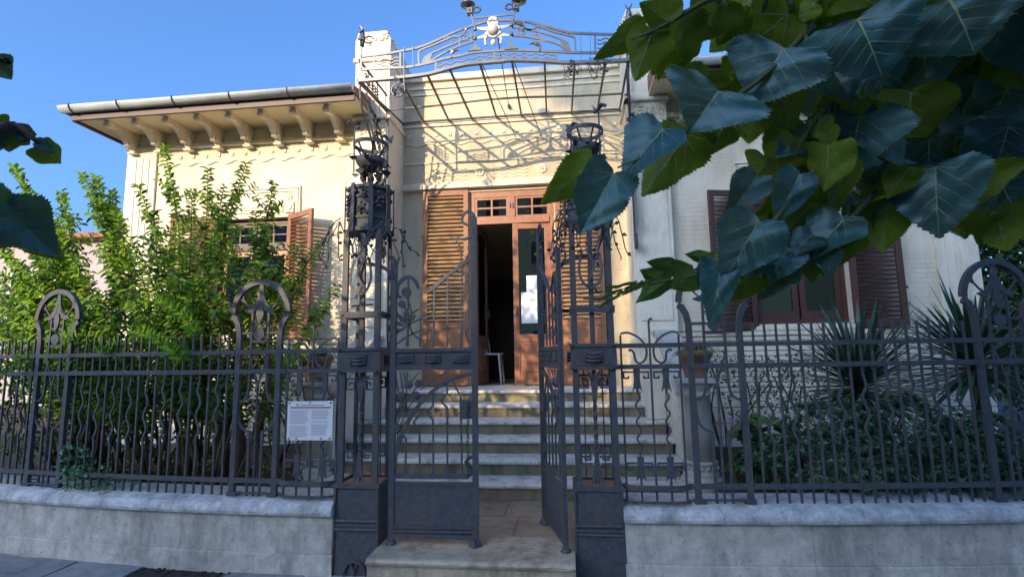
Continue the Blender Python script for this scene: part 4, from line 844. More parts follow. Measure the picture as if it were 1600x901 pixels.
KS('top_rail', [(564, 89), (600, 85), (629, 80), (651, 75.5), (673, 67.7), (695, 57.7), (717, 47.7), (740, 40), (757, 35), (770, 32.6), (788, 32), (804, 32.6), (823, 34.5), (839, 38.6), (864, 44.5), (887, 51), (899, 52.3), (925, 53.3), (948, 54), (985, 54)], .028, .02, n=76)
KS('inner_rail', [(655, 103), (654, 86), (658, 78.5), (678, 70.5), (700, 61), (708, 57.5), (715, 58), (722, 55), (728, 49)], .022, .018, n=30); KS('inner_rail', [(899.5, 81.5), (898.5, 62), (894, 57.5), (870, 51.5), (851, 45), (840, 42), (832, 46.5), (824, 47), (819, 42), (812, 37.5)], .022, .018, n=30)
for q in ([(660, 101), (667, 88), (700, 72.5), (722, 63.5), (743, 55)], [(662, 101), (674, 95), (700, 80), (730, 68.5), (744, 64)], [(892, 82), (884, 66), (853, 53.5), (826, 47), (800, 43)], [(888, 80), (865, 67), (826, 58.6), (800, 56)]): KS('lens_rail', q, .02, .018, n=20)
for q in ([(660, 101), (667, 88), (676, 84), (672, 95)], [(893, 82.5), (884, 66), (874, 63), (882, 76)]): MB().prism([(p[0], p[2]) for p in cp_(q)], lambda x, z: (x, YC-.008, z), lambda x, z: (x, YC+.008, z)).build('web_plate', I, K)
for x, y, r in ((728, 59.5, .034), (706.5, 68.5, .02), (814.5, 50.8, .036), (838.5, 56.8, .022)):
    c = PY(x, y, YC); MB().sweep(arc(c[0], c[2], r, r, 0, 342, YC, 18), .011, .014, closed=True).build('ringlet', I, K)
for x, ya, yb in ((681, 96, 112), (772.5, 80, 97), (868.7, 81, 97), (695, 58, 63), (700, 56, 61), (839, 39, 43), (843.5, 40, 44.5), (885.5, 51, 56), (892, 52, 57.5), (718, 56.5, 72), (736, 50, 66), (808, 45, 58), (821, 46, 58.5), (833, 48.5, 60), (843.5, 51, 61.5), (930, 54, 82), (625.5, 81, 106)): KS('stud_post', [(x, ya), (x, yb)], .022, .018, yo=.003)
def wave(p, q, n, cyc, amp): 
    a, b = np.array(p, float), np.array(q, float); return [tuple(a+(b-a)*k/n+np.array([0, amp*math.sin(2*math.pi*cyc*k/n)])) for k in range(n+1)]
for p, q, c in (((683, 103), (771, 84.5), 5), ((683, 108), (771, 90), 5), ((774, 84.5), (867, 85.6), 5.5), ((774, 90), (867, 91.5), 5.5), ((588, 95), (624, 91), 2), ((588, 100), (624, 96.5), 2), ((588, 104.5), (624, 101.5), 2), ((933, 62), (985, 60), 3), ((933, 68), (985, 66.5), 3), ((933, 75), (985, 73), 3)): KS('wave_bar', wave(p, q, 44, c, 1.5), .0135, .012)
KS('corner_post', [(564.5, 62), (564.5, 127)], .02, .02); KS('corner_post', [(585, 86), (585, 110)], .02, .018); KS('corner_post', [(983, 30), (984, 96)], .02, .02)
for x, y0_, y1_ in ((632, 76, 150), (646, 74, 104), (907.5, 50, 117), (922, 51, 115)): KS('hanging_rod', [(x, y0_), (x+.5, y1_)], .007, .007, yo=-.03)
for (bx_, by, mx, my, tx, ty, fx, fy_, cx_, cy_, sg) in ((743, 79, 742.6, 48, 737, 26, 734.5, 19, 731, 8, 1), (799, 77, 799, 41, 804.5, 21, 806.5, 12.5, 811, 1.5, -1)):
    KS('finial_pole', [(bx_, by), (bx_-.2, by-6), (mx, my), (tx, ty), (fx, fy_)], .019, .02, yo=-.012)
    b = PY(bx_, by, YC); MB().prism([(b[0]-.085, b[2]-.01), (b[0]+.085, b[2]-.01), (b[0]+.02, b[2]+.04), (b[0]+.008, b[2]+.11), (b[0]-.008, b[2]+.11), (b[0]-.02, b[2]+.04)], lambda x, z: (x, YC-.02, z), lambda x, z: (x, YC+.012, z)).build('pole_foot', I, K)
    for yy in (my, my+14): b = PY(mx, yy, YC); MB().ell((b[0], YC-.02, b[2]), (.027, .02, .027), 12, 6).build('boss', I, K, smooth=True)
    b = PY(fx, fy_, YC); MB().box(b[0]-.038, b[0]+.038, YC-.04, YC+.035, b[2]-.04, b[2]+.04).build('finial_block', I, K, bevel=.008); MB().ell((b[0], YC-.042, b[2]), (.014, .014, .014), 8, 5).build('finial_stud', I, K)
    r = MB(); c0 = b+np.array([sg*.085, -.01, .012])
    for k in range(9): a = k*2*math.pi/9; r.ell((c0[0]+.045*math.cos(a), c0[1], c0[2]+.038*math.sin(a)), (.017, .014, .015), 7, 5)
    r.build('flower_ring', I, K, smooth=True)
    b = PY(cx_, cy_, YC); MB().lathe([(.006, b[2]-.03), (.09, b[2]-.012), (.095, b[2]), (.06, b[2]+.016), (.035, b[2]+.034), (.008, b[2]+.042)], b[0], YC, 14).build('mushroom_cap', I, K, smooth=True)
    KS('cap_stem', [(fx, fy_-3), (cx_, cy_)], .014, .014)
KS('tie_bar', [(740.5, 28.8), (803, 23)], .018, .014)
c = PY(771, 50.5, YC); u = .0079
sh = [(-9, -16), (-5, -13), (0, -15), (5, -13), (9, -16), (7.5, -7), (13, -4), (9.5, 1), (14, 5), (8, 9), (5, 12), (0, 13.5), (-5, 12), (-8, 9), (-14, 5), (-9.5, 1), (-13, -4), (-7.5, -7)]
MB().prism([(c[0]+a*u*1.0, c[2]-b*u) for a, b in sh], lambda x, z: (x, YC-.05, z), lambda x, z: (x, YC-.02, z)).build('shield', M['shield'], K, bevel=.006)
MB().ell((c[0], YC-.052, c[2]-.005), (.068, .055, .072), 18, 10).build('shield_boss', M['shield'], K, smooth=True)
m = MB()
for k in range(5): a = rad(50+20*k); m.ell((c[0]+.06*math.cos(a), YC-.04, c[2]+.105+.05*math.sin(a)), (.02, .018, .03), 8, 6)
m.ell((c[0], YC-.045, c[2]-.165), (.032, .022, .042), 10, 6)
for q in (-1, 1): m.tube(bez([(c[0]+q*.075, YC-.035, c[2]-.08), (c[0]+q*.1, YC-.035, c[2]-.12), (c[0]+q*.09, YC-.035, c[2]-.19)], 8), .016, 7)
for q in (-1, 1): m.sweep([(c[0]+q*.09, YC-.03, c[2]+.03), (c[0]+q*.2, YC-.02, c[2]+.055)], [.05, .02], .012); m.sweep([(c[0]+q*.08, YC-.03, c[2]-.06), (c[0]+q*.2, YC-.02, c[2]-.075)], [.05, .02], .012)
m.build('shell_relief', M['shield'], K, smooth=False)
def bird(px, py, sg, sz):
    b = PY(px, py, YC)+np.array([0, -.01, 0]); m = MB()
    m.tube(bez([b+np.array(q)*sz for q in ((-sg*.02, 0, -.11), (-sg*.03, 0, -.05), (0, 0, -.01), (sg*.05, 0, .01), (sg*.11, 0, -.005))], 12), [.01*sz*k for k in (1.2, 1.2, 1.3, 1.4, 1.8, 2.3, 2.6, 2.6, 2.2, 1.8, 1.3, .8, .3)], 7)
    m.sweep([b, b+np.array([-sg*.05, 0, .03])*sz, b+np.array([-sg*.10, 0, .012])*sz], [.03*sz, .024*sz, .004], .008); m.build('bird_head', I, K)
bird(708, 81, 1, .75); bird(729, 46, 1, .55); bird(840, 69, -1, 1.0); bird(814, 38, -1, 1.0)
for px_, py_ in ((566, 52), (982, 18)):
    b = PY(px_, py_, YC); m = MB(); m.tube([b+np.array([0, 0, -.18]), b+np.array([.005, 0, -.06]), b+np.array([0, 0, .0]), b+np.array([.01, 0, .05])], [.03, .035, .028, .012], 8)
    for k in range(7): plate_leaf(m, b+np.array([rng.uniform(-.03, .03), -.01, rng.uniform(-.18, -.02)]), rng.normal(size=3), .08, .045, rng)
    plate_leaf(m, b+np.array([0, 0, .02]), (-.4, 0, .9), .1, .04, rng); plate_leaf(m, b+np.array([0, 0, .02]), (.5, 0, .9), .1, .04, rng); m.build('bud_finial', I, K)
    m = MB(); m.tube([b+np.array([.09, 0, -.1])+np.array([.06*math.cos(a), 0, .045*math.sin(a)]) for a in np.linspace(0, 5.6, 14)], .009, 6); m.build('scroll', I, K)
for px_, py_, n_, r_ in ((622, 140, 16, .075), (893, 108, 9, .08), (935, 106, 9, .08)):
    b = PY(px_, py_, YC-.05); m = MB()
    for k in range(n_): a = rng.uniform(0, 6.28); q = b+np.array([r_*math.cos(a)*rng.uniform(.4, 1.3), rng.uniform(-.03, .03), r_*math.sin(a)*rng.uniform(.4, 1.1)]); plate_leaf(m, q, rng.normal(size=3), .06, .045, rng)
    for k in range(4): m.tube(bez([b+rng.normal(size=3)*r_*.8 for _ in range(4)], 12), .005, 5)
    if px_ < 700: m.tube(arc(b[0], b[2], r_*1.15, r_*1.15, 0, 345, b[1], 18), .006, 5, closed=True)
    m.build('iron_vine', I, K)
I = M['iron']
# rafters, purlins, side brackets
YB = 3.665
fronts = [(560, 127), (590, 125), (626, 122), (668, 116), (703, 107.5), (750, 98.5), (800, 95), (851, 96.5), (898, 98), (946, 97), (981, 95)]
backs = [(631, 195), None, (662.6, 191.5), (701.5, 189), (738, 186.5), (776, 184), (815, 181.5), (854, 179), (893, 177), (933, 174.5), (968, 172.5)]
ra = []
for f_, b_ in zip(fronts, backs):
    if b_ is None: continue
    a = PY(*f_, YC)+np.array([0, 0, -.012]); b = PY(*b_, YB); ra.append((a, b)); MB().sweep([a, b], .024, .03, up=(0, .25, 1)).build('rafter', M['iron_brown'], K)
for t_ in (.62, .985):
    MB().sweep([a+(b-a)*t_+np.array([0, 0, .012]) for a, b in ra], .022, .022, up=(0, 0, 1)).build('purlin', M['iron_brown'], K)
MB().tube([PY(778, 60, YC), PY(795, 166, YB)], .007, 6).build('tie_rod', I, K); e_ = PY(795, 166, YB); MB().ell(e_, (.025, .03, .04), 8, 6).build('tie_anchor', I, K)
for q in ((752, 98, 806, 215), (803, 96, 846, 214)): MB().tube([PY(q[0], q[1], YC), PY(q[2], q[3], YB)], .006, 6).build('tie_rod', I, K)
for s in (-1, 1):
    X = (ra[0][0][0]+.0 if s < 0 else ra[-1][0][0]); Xb = BX+s*1.725
    def SX(y): return X+(Xb-X)*(y-YC)/(3.0-YC)
    def SP(pts): return [np.array([SX(y), y, z]) for y, z in pts]
    up = (1, 0, 0)
    for pts, w_ in (([(2.05, 5.0), (2.1, 4.78), (2.3, 4.6), (2.52, 4.38), (2.7, 4.0), (2.78, 3.5), (2.86, 3.2), (2.92, 3.06)], .026), ([(2.25, 5.02), (2.4, 4.7), (2.65, 4.3), (2.8, 3.9), (2.85, 3.4), (2.93, 3.08)], .018), ([(2.5, 5.04), (2.62, 4.7), (2.8, 4.3), (2.88, 3.8), (2.9, 3.3)], .016), ([(2.99, 5.14), (2.99, 3.05)], .026), ([(2.7, 5.06), (2.78, 4.7), (2.93, 4.3), (2.95, 3.3)], .014), ([(2.08, 4.95), (2.5, 4.85), (2.99, 4.55)], .014)):
        MB().sweep(bez(SP(pts), 24), w_, .02, up=up).build('side_bracket', I, K)
    for z in (4.2, 3.95, 3.7, 3.5, 3.3): MB().sweep(SP([(2.99, z), (2.72+.14*(4.3-z), z-.03)]), .014, .014, up=up).build('bracket_tie', I, K)
    m = MB()
    for k in range(34): z = rng.uniform(3.9, 4.9); y = 2.9-(z-3.9)*.35+rng.uniform(-.1, .1); plate_leaf(m, np.array([SX(y)+rng.uniform(-.03, .03), y, z]), rng.normal(size=3), .085, .06, rng)
    m.build('iron_foliage', I, K)
    m = MB().prism([(2.80, 3.12), (2.86, 3.08), (2.95, 3.08), (3.0, 3.12), (3.02, 3.02), (2.96, 2.94), (2.92, 2.98), (2.86, 2.93), (2.80, 3.0)], lambda y, z: (Xb-.012, y, z), lambda y, z: (Xb+.012, y, z)); m.build('leaf_tip', I, K)
    for yc, wv_ in ((2.25, .16), (2.45, .12)):
        for k in range(3): MB().sweep(SP([(yc-wv_+wv_*2*i/20+.1, 5.16+.045*k-.0+.012*math.sin(i*.95)) for i in range(21)]), .012, .012, up=up).build('wave_bar', I, K)
    MB().sweep(SP([(2.0, 5.33), (2.99, 5.36)]), .022, .02, up=up).build('side_rail', I, K); MB().sweep(SP([(2.0, 5.06), (2.99, 5.13)]), .03, .04, up=up).build('side_beam', I, K)
    for y in (2.3, 2.62): MB().sweep(SP([(y, 5.08), (y, 5.34)]), .014, .014, up=up).build('side_post', I, K)
# ================================================================== vegetation
def leaf_mesh(name, P, D, Nn, L, W, mats, mi=None, fold=.25, curl=.15):
    """many small leaves: base P, direction D, normal Nn, length L, width W -> folded six-vertex leaves"""
    P = np.asarray(P, float); n = len(P); D = D/np.linalg.norm(D, axis=1, keepdims=True)
    S = np.cross(D, Nn); S /= np.maximum(np.linalg.norm(S, axis=1, keepdims=True), 1e-6); N_ = np.cross(S, D)
    L = np.broadcast_to(L, n)[:, None]; W = np.broadcast_to(W, n)[:, None]
    v = np.empty((n, 6, 3)); up = N_*W*fold; dn = -N_*L*curl
    v[:, 0] = P; v[:, 1] = P+D*L*.35+S*W*.5+up; v[:, 2] = P+D*L*.75+S*W*.33+up+dn*.5; v[:, 3] = P+D*L+dn; v[:, 4] = P+D*L*.75-S*W*.33+up+dn*.5; v[:, 5] = P+D*L*.35-S*W*.5+up
    idx = (np.arange(n)*6)[:, None]; q = np.concatenate([idx+np.array([[0, 1, 2, 3]]), idx+np.array([[0, 3, 4, 5]])], 1).reshape(-1, 4)
    me = bpy.data.meshes.new(name); me.vertices.add(n*6); me.vertices.foreach_set('co', v.reshape(-1)); me.loops.add(n*8); me.loops.foreach_set('vertex_index', q.reshape(-1).astype(np.int32))
    me.polygons.add(n*2); me.polygons.foreach_set('loop_start', np.arange(n*2, dtype=np.int32)*4)
    try: me.polygons.foreach_set('loop_total', np.full(n*2, 4, np.int32))
    except Exception: pass
    for m in (mats if isinstance(mats, list) else [mats]): me.materials.append(m)
    if mi is not None: me.polygons.foreach_set('material_index', np.repeat(np.asarray(mi), 2).astype(np.int32))
    me.update(calc_edges=True); me.validate(); return me
def add_leaves(name, parent, P, D, Nn, L, W, mats, mi=None, **k):
    P = np.asarray(P, float); c = P.mean(0); c[2] = P[:, 2].min()
    o = link(name, leaf_mesh(name, P-c, np.asarray(D, float), np.asarray(Nn, float), L, W, mats, mi, **k), parent, c); o['kind'] = 'stuff'; return o
rn = lambda n=1: rng.normal(size=(n, 3))
# ---- tall leafy shrub, left garden
S1 = thing('tall_shrub', 'tall leafy green shrub with upright arching stems behind the left fence', 'shrub', (-2.9, 1.1, .4))
tips = [(20, 258, 1.5), (55, 330, 1.2), (128, 270, 1.3), (150, 275, 1.5), (95, 300, 1.4), (180, 330, 1.2), (215, 288, 1.3), (255, 228, 1.5), (240, 330, 1.0), (300, 300, 1.3), (325, 262, 1.6), (350, 290, 1.4), (385, 255, 1.6), (428, 285, 1.6), (400, 330, 1.4), (455, 390, 1.2), (505, 375, 1.1), (528, 445, 1.0), (470, 430, 1.3), (10, 330, 1.0), (60, 400, .9), (30, 440, .8), (110, 400, .9), (160, 380, .8), (205, 370, .8), (280, 350, .9), (330, 360, 1.0), (370, 350, 1.1), (130, 430, .6), (80, 470, .6), (20, 500, .5), (200, 450, .5), (300, 430, .7), (260, 470, .5), (400, 420, .9), (440, 470, 1.1), (345, 460, .8), (-30, 350, 1.2), (-60, 420, 1.0), (-40, 480, .8), (0, 390, .7), (90, 350, 1.5), (175, 300, 1.6), (225, 410, .7), (150, 500, .35), (60, 520, .4), (240, 530, .35), (110, 540, .3), (30, 545, .45)]
P, D, N_ = [], [], []; stems = MB(); kk = 0
def strew(p0, p1, bow, sp, out, L0=.5):
    """leaf pairs along a bowed shoot"""
    p0, p1 = np.array(p0, float), np.array(p1, float); l = np.linalg.norm(p1-p0); n = max(4, int(l/sp)); mid = (p0+p1)/2+bow
    pts = [p0*(1-t)**2+2*mid*t*(1-t)+p1*t*t for t in np.linspace(0, 1, 12)]
    for k in range(n):
        t = L0+(1-L0)*(k+.5)/n; q = p0*(1-t)**2+2*mid*t*(1-t)+p1*t*t; T = unit(2*(1-t)*(mid-p0)+2*t*(p1-mid)); a = (k % 2)*math.pi/2+rng.uniform(-.4, .4)
        X_ = unit(np.cross(T, rng.normal(size=3)*.2+np.array([0, 1, 0]))); Y_ = np.cross(T, X_)
        for sg in (1, -1):
            sd = sg*(math.cos(a)*X_+math.sin(a)*Y_); d = unit(sd+T*rng.uniform(.05, .45)+np.array([0, 0, rng.uniform(-.25, .1)])); out[0].append(q); out[1].append(d); out[2].append(unit(T*.9+rng.normal(size=3)*.25))
    return pts
for (tx, ty, Y) in tips:
    tip = PY(tx, ty, Y); base = np.array([np.clip(-2.95+(tip[0]+2.9)*.35+rng.uniform(-.2, .2), -4.6, -2.35), 1.0+rng.uniform(-.35, .35), .4])
    bow = np.array([(base[0]-tip[0])*.12, rng.uniform(-.15, .15), .12*(tip[2]-.4)])
    pts = strew(base, tip, bow, .04, (P, D, N_), .28)
    m_ = len(pts); stems.tube(pts, [.016-.0125*k/(m_-1) for k in range(m_)], 6)
    H = tip[2]-.4
    for k in range(int(5+H*4.2)):
        t = rng.uniform(.22, .86); mid = (base+tip)/2+bow; q = base*(1-t)**2+2*mid*t*(1-t)+tip*t*t; a = rng.uniform(0, 6.28); l = rng.uniform(.22, .5)*(1.15-t*.7)
        e = q+np.array([math.cos(a)*l*.8, math.sin(a)*l*.7, l*rng.uniform(.35, .9)]); e[1] = max(e[1], .12)
        pp = strew(q, e, np.array([0, 0, -.03]), .036, (P, D, N_), .12); stems.tube(pp[::3]+[pp[-1]], .0035, 4)
P = np.array(P); n = len(P)
# keep the left windowed wall partly clear
add_leaves('foliage', S1, P, D, N_, rng.uniform(.06, .105, n), rng.uniform(.03, .046, n), [M['leaf_shrub'], M['leaf_dark']], rng.choice(2, n, p=[.82, .18]))  # share of darker leaves stands in for shade inside the shrub
sm_ = stems.build('stem', M['stem'], S1, smooth=True); sm_['kind'] = 'stuff'
tr = MB()
for q in range(5):
    x = -2.78+.13*q+rng.uniform(-.05, .05); tr.tube(bez([(x, 1.0+rng.uniform(-.2, .2), .36), (x+rng.uniform(-.08, .08), 1.0, .8), (x+rng.uniform(-.2, .2), 1.05, 1.35), (x+rng.uniform(-.35, .3), 1.1, 1.9)], 12), [.045-.0022*k for k in range(13)], 8)
tr.build('trunk', M['stem'], S1, smooth=True)
# arching spray hanging over the rail
P, D, N_ = [], [], []; st2 = MB()
for (a, b) in (((205, 560, .5), (95, 528, .15)), ((250, 555, .5), (150, 545, .1)), ((200, 520, .4), (285, 560, .05)), ((60, 560, .4), (-10, 590, .1)), ((80, 470, .5), (-10, 430, .2)), ((240, 470, .6), (310, 520, .2))):
    pp = strew(PY(*a), PY(*b), np.array([0, 0, .12]), .022, (P, D, N_), .05); st2.tube(pp, .005, 5)
n = len(P); add_leaves('overhanging_foliage', S1, P, D, N_, rng.uniform(.06, .1, n), rng.uniform(.028, .042, n), [M['leaf_shrub']]); o = st2.build('overhanging_twig', M['stem'], S1); o['kind'] = 'stuff'
# ---- bushy mass builder
def bush(name, label, cat, blobs, nper, L, W, mats, probs, upb=.4, stem=True, group=None, surf=.75):
    base = np.array([np.mean([b[0] for b in blobs]), np.mean([b[1] for b in blobs]), .38]); t = thing(name, label, cat, base, group)
    P = []; D = []
    for (x, y, z, rx, ry, rz) in blobs:
        n = int(nper*rx*rz*12); d = rn(n); d /= np.linalg.norm(d, axis=1, keepdims=True); r = rng.uniform(0, 1, n)**.33; r = np.where(rng.random(n) < surf, .82+.2*rng.random(n), r); lump = 1+.12*np.sin(d[:, 0]*9+x*7)*np.sin(d[:, 2]*8+y*5)
        q = np.array([x, y, z])+d*np.array([rx, ry, rz])*(r*lump)[:, None]; P.append(q); D.append(d+rn(n)*.55+np.array([0, 0, upb]))
    P = np.concatenate(P); D = np.concatenate(D); ok = P[:, 2] > .4; P, D = P[ok], D[ok]; n = len(P)
    add_leaves('foliage', t, P, D, rn(n)+np.array([0, 0, .8]), rng.uniform(*L, n), rng.uniform(*W, n), mats, rng.choice(len(mats), n, p=probs))
    if stem:
        m = MB()
        for (x, y, z, rx, ry, rz) in blobs:
            for k in range(4): m.tube(bez([(base[0]*.3+x*.7+rng.uniform(-.08, .08), y+rng.uniform(-.08, .08), .38), (x+rng.uniform(-.4, .4)*rx, y, (.4+z)/2), (x+rng.uniform(-.7, .7)*rx, y+rng.uniform(-.5, .5)*ry, z+rng.uniform(0, .5)*rz)], 8), .009, 5)
        o = m.build('stem', M['stem'], t); o['kind'] = 'stuff'
    return t
# rosette shrubs: the right-hand low hedge
def rosettes(name, label, blobs, nper, size, group=None):
    t = thing(name, label, 'shrub', (np.mean([b[0] for b in blobs]), np.mean([b[1] for b in blobs]), .4), group); P, D, N_, Ls, mi = [], [], [], [], []
    for (x, y, z, rx, ry, rz) in blobs:
        for k in range(int(nper*rx*rz*10)):
            d = unit(rng.normal(size=3)); d[1] = -abs(d[1])*.8 if rng.random() < .75 else d[1]; d[2] = abs(d[2]) if rng.random() < .8 else d[2]; r = rng.uniform(.72, 1.04); q = np.array([x, y, z])+d*np.array([rx, ry, rz])*r
            if q[2] < .42: continue
            ax = unit(d+np.array([0, -.25, .5])+rng.normal(size=3)*.3); e1 = unit(np.cross(ax, rng.normal(size=3))); e2 = np.cross(ax, e1); young = rng.random() < .45; m_ = 9
            for j in range(m_):
                a = j*2.4; el = .25+.9*j/m_; v = unit((math.cos(a)*e1+math.sin(a)*e2)*math.cos(el)+ax*math.sin(el)); P.append(q-ax*.02*(1-j/m_)); D.append(v); N_.append(ax); Ls.append(size*(1.1-.45*j/m_)*rng.uniform(.8, 1.15)); mi.append(1 if (young and j > 3) else 0)
    add_leaves('foliage', t, P, D, N_, np.array(Ls), np.array(Ls)*.42, [M['leaf_hedge'], M['leaf_tip']], mi, curl=.22)
    m = MB()
    for (x, y, z, rx, ry, rz) in blobs:
        for k in range(6): m.tube(bez([(x+rng.uniform(-.1, .1), y, .38), (x+rng.uniform(-.4, .4)*rx, y, (.4+z)/2), (x+rng.uniform(-.8, .8)*rx, y+rng.uniform(-.6, .3)*ry, z+rng.uniform(0, .6)*rz)], 8), .008, 5)
    o = m.build('stem', M['stem'], t); o['kind'] = 'stuff'; return t
rosettes('clipped_shrub', 'low dense shrub of small glossy rosettes below the right window', [(2.75, .95, .62, .42, .4, .34), (3.2, .8, .62, .42, .42, .34), (3.05, 1.2, .75, .5, .45, .42), (2.5, 1.15, .55, .3, .35, .3), (2.95, .55, .55, .5, .25, .22)], 125, .046, 'rosette shrubs behind the right fence')
rosettes('clipped_shrub', 'low dense rosette shrub beneath the two yuccas at far right', [(3.75, .85, .66, .45, .42, .36), (4.2, .9, .6, .42, .42, .32), (3.65, 1.3, .8, .45, .4, .42), (4.3, 1.35, .7, .4, .4, .35), (3.9, .55, .55, .55, .25, .22)], 125, .046, 'rosette shrubs behind the right fence')
bush('twiggy_shrub', 'thin twiggy climbing shrub against the wall right of the column', 'shrub', [(2.75, 2.3, 1.15, .34, .25, .42), (3.15, 2.2, 1.2, .35, .3, .35), (2.45, 2.6, 1.35, .25, .12, .2)], 190, (.03, .055), (.016, .028), [M['leaf_hedge'], M['leaf_dark']], [.5, .5], surf=.3)
# hydrangea with broad leaves
HY_ = thing('broad_leaf_plant', 'broad-leaved green plant with a pink bloom beside the right column', 'plant', (2.45, 1.25, .4)); P, D, N_ = [], [], []; m = MB()
for k in range(16):
    a = rng.uniform(0, 6.28); r_ = rng.uniform(.05, .24); z = rng.uniform(.55, 1.02); x, y = 2.42+r_*math.cos(a), 1.25+r_*math.sin(a); m.tube([(2.42, 1.25, .38), (2.42+r_*.5*math.cos(a), 1.25+r_*.5*math.sin(a), (z+.4)/2), (x, y, z)], .007, 5)
    for j in range(6): b = rng.uniform(0, 6.28); P.append((x, y, z-rng.uniform(0, .12))); D.append((math.cos(b), math.sin(b), rng.uniform(-.3, .35))); N_.append((rng.normal()*.3, rng.normal()*.3, 1))
m.tube(bez([(2.2, 1.15, .38), (2.16, 1.15, .7), (2.2, 1.15, 1.0), (2.17, 1.15, 1.18)], 10), .009, 6)
n = len(P); o = add_leaves('leaves', HY_, P, D, N_, rng.uniform(.11, .17, n), rng.uniform(.08, .11, n), [M['leaf_shrub'], M['leaf_hedge']], rng.choice(2, n, p=[.35, .65]), curl=.3); o = m.build('stem', M['stem'], HY_)
m = MB()
for k in range(14): q = rng.normal(size=3)*.02; m.ell((2.155+q[0], 1.05+q[1], .975+q[2]), (.012, .012, .01), 6, 4)
m.build('bloom', M['flower'], HY_)
# yuccas
def yucca(label, c, n, Lr, trunk):
    t = thing('yucca', label, 'yucca', (c[0], c[1], .4), 'yuccas behind the right fence'); m = MB(); m.tube([(c[0], c[1], .36), (c[0]+.03, c[1], .7*c[2]), c], [trunk, trunk*.8, trunk*.7], 9); m.build('trunk', M['bark'], t)
    mm = MB()
    for k in range(n):
        u_ = (k+.5)/n; el = math.asin(-.45+1.42*u_) if -.45+1.42*u_ < 1 else 1.4; a = k*2.39996+rng.uniform(-.2, .2); l = rng.uniform(*Lr)*(1 if el > -.1 else .85); d = np.array([math.cos(a)*math.cos(el), math.sin(a)*math.cos(el), math.sin(el)])
        sag = rng.uniform(.0, .16)*(1.1-abs(el)); b0 = np.array(c)+np.array([0, 0, .14*(u_-.5)]); pts = [b0+d*l*q-np.array([0, 0, sag*l*q*q*1.4]) for q in (.03, .25, .5, .75, .92, 1)]
        mm.sweep(pts, [.022, .036, .04, .032, .016, .003], .003, up=unit(np.cross(np.cross(d, (0, 0, 1.001)), d)))
    o = mm.build('sword_leaves', M['yucca'], t); o['kind'] = 'stuff'; return t
yucca('yucca with spiky dark green sword leaves under the right window', (3.62, 1.75, 1.22), 240, (.6, .92), .07)
yucca('taller yucca at the far right corner of the villa', (4.95, 2.1, 1.40), 240, (.65, 1.0), .08)
# left garden undergrowth
bush('rosemary_bush', 'feathery grey-green rosemary bush behind the fence left of the column', 'bush', [(-2.55, 1.75, 1.05, .4, .35, .42), (-2.2, 1.9, .95, .34, .3, .38), (-2.75, 1.5, .8, .35, .3, .35)], 420, (.03, .055), (.005, .008), [M['leaf_rose'], M['leaf_dark']], [.7, .3], upb=.8, surf=.45)
bush('ground_cover', 'bright green low ground cover behind the left fence', 'plants', [(-2.9, 1.2, .5, .6, .4, .14), (-2.1, .9, .48, .3, .35, .1), (-3.6, .9, .5, .5, .4, .16)], 160, (.04, .075), (.018, .03), [M['leaf_shrub'], M['leaf_dark']], [.7, .3], stem=False)
bush('dark_shrub', 'dark leafy shrub filling the left garden beneath the tall stems', 'shrub', [(-3.4, 1.5, .95, .6, .4, .6), (-4.3, 1.4, 1.1, .6, .5, .7), (-2.75, 1.35, .9, .4, .3, .5), (-5.0, 1.6, 1.2, .6, .5, .9), (-3.9, .9, 1.25, .45, .3, .4), (-4.7, .8, 1.2, .4, .3, .5)], 105, (.05, .085), (.028, .045), [M['leaf_dark'], M['leaf_shrub']], [.75, .25])
bush('ivy_clump', 'small pale ivy clump growing through the foot of the left fence', 'ivy', [(-3.3, .2, .62, .24, .09, .1), (-3.05, .2, .56, .2, .08, .06), (-3.45, .22, .75, .16, .07, .14)], 380, (.03, .05), (.024, .036), [M['leaf_tip'], M['leaf_hedge']], [.6, .4], stem=False)
# long arching blades (left corner)
BL = thing('blade_plant', 'plant with long drooping strap leaves in the far left corner', 'plant', (-4.0, .7, .4)); m = MB()
for k in range(46):
    a = rng.uniform(0, 6.28); el = rng.uniform(.5, 1.35); l = rng.uniform(.6, 1.1); d = np.array([math.cos(a)*math.cos(el), math.sin(a)*math.cos(el)*.6, math.sin(el)]); b0 = np.array([-3.95+rng.uniform(-.25, .25), .75+rng.uniform(-.15, .15), .4])
    pts = [b0+d*l*q-np.array([0, 0, .55*l*q*q*math.cos(el)]) for q in np.linspace(0, 1, 7)]; pts = [np.array([p[0], max(p[1], .3), p[2]]) for p in pts]; m.sweep(pts, [.03, .05, .06, .06, .045, .028, .004], .003, up=unit(np.cross(np.cross(d, (0, 0, 1.001)), d)))
m.build('strap_leaves', M['leaf_dark'], BL)['kind'] = 'stuff'
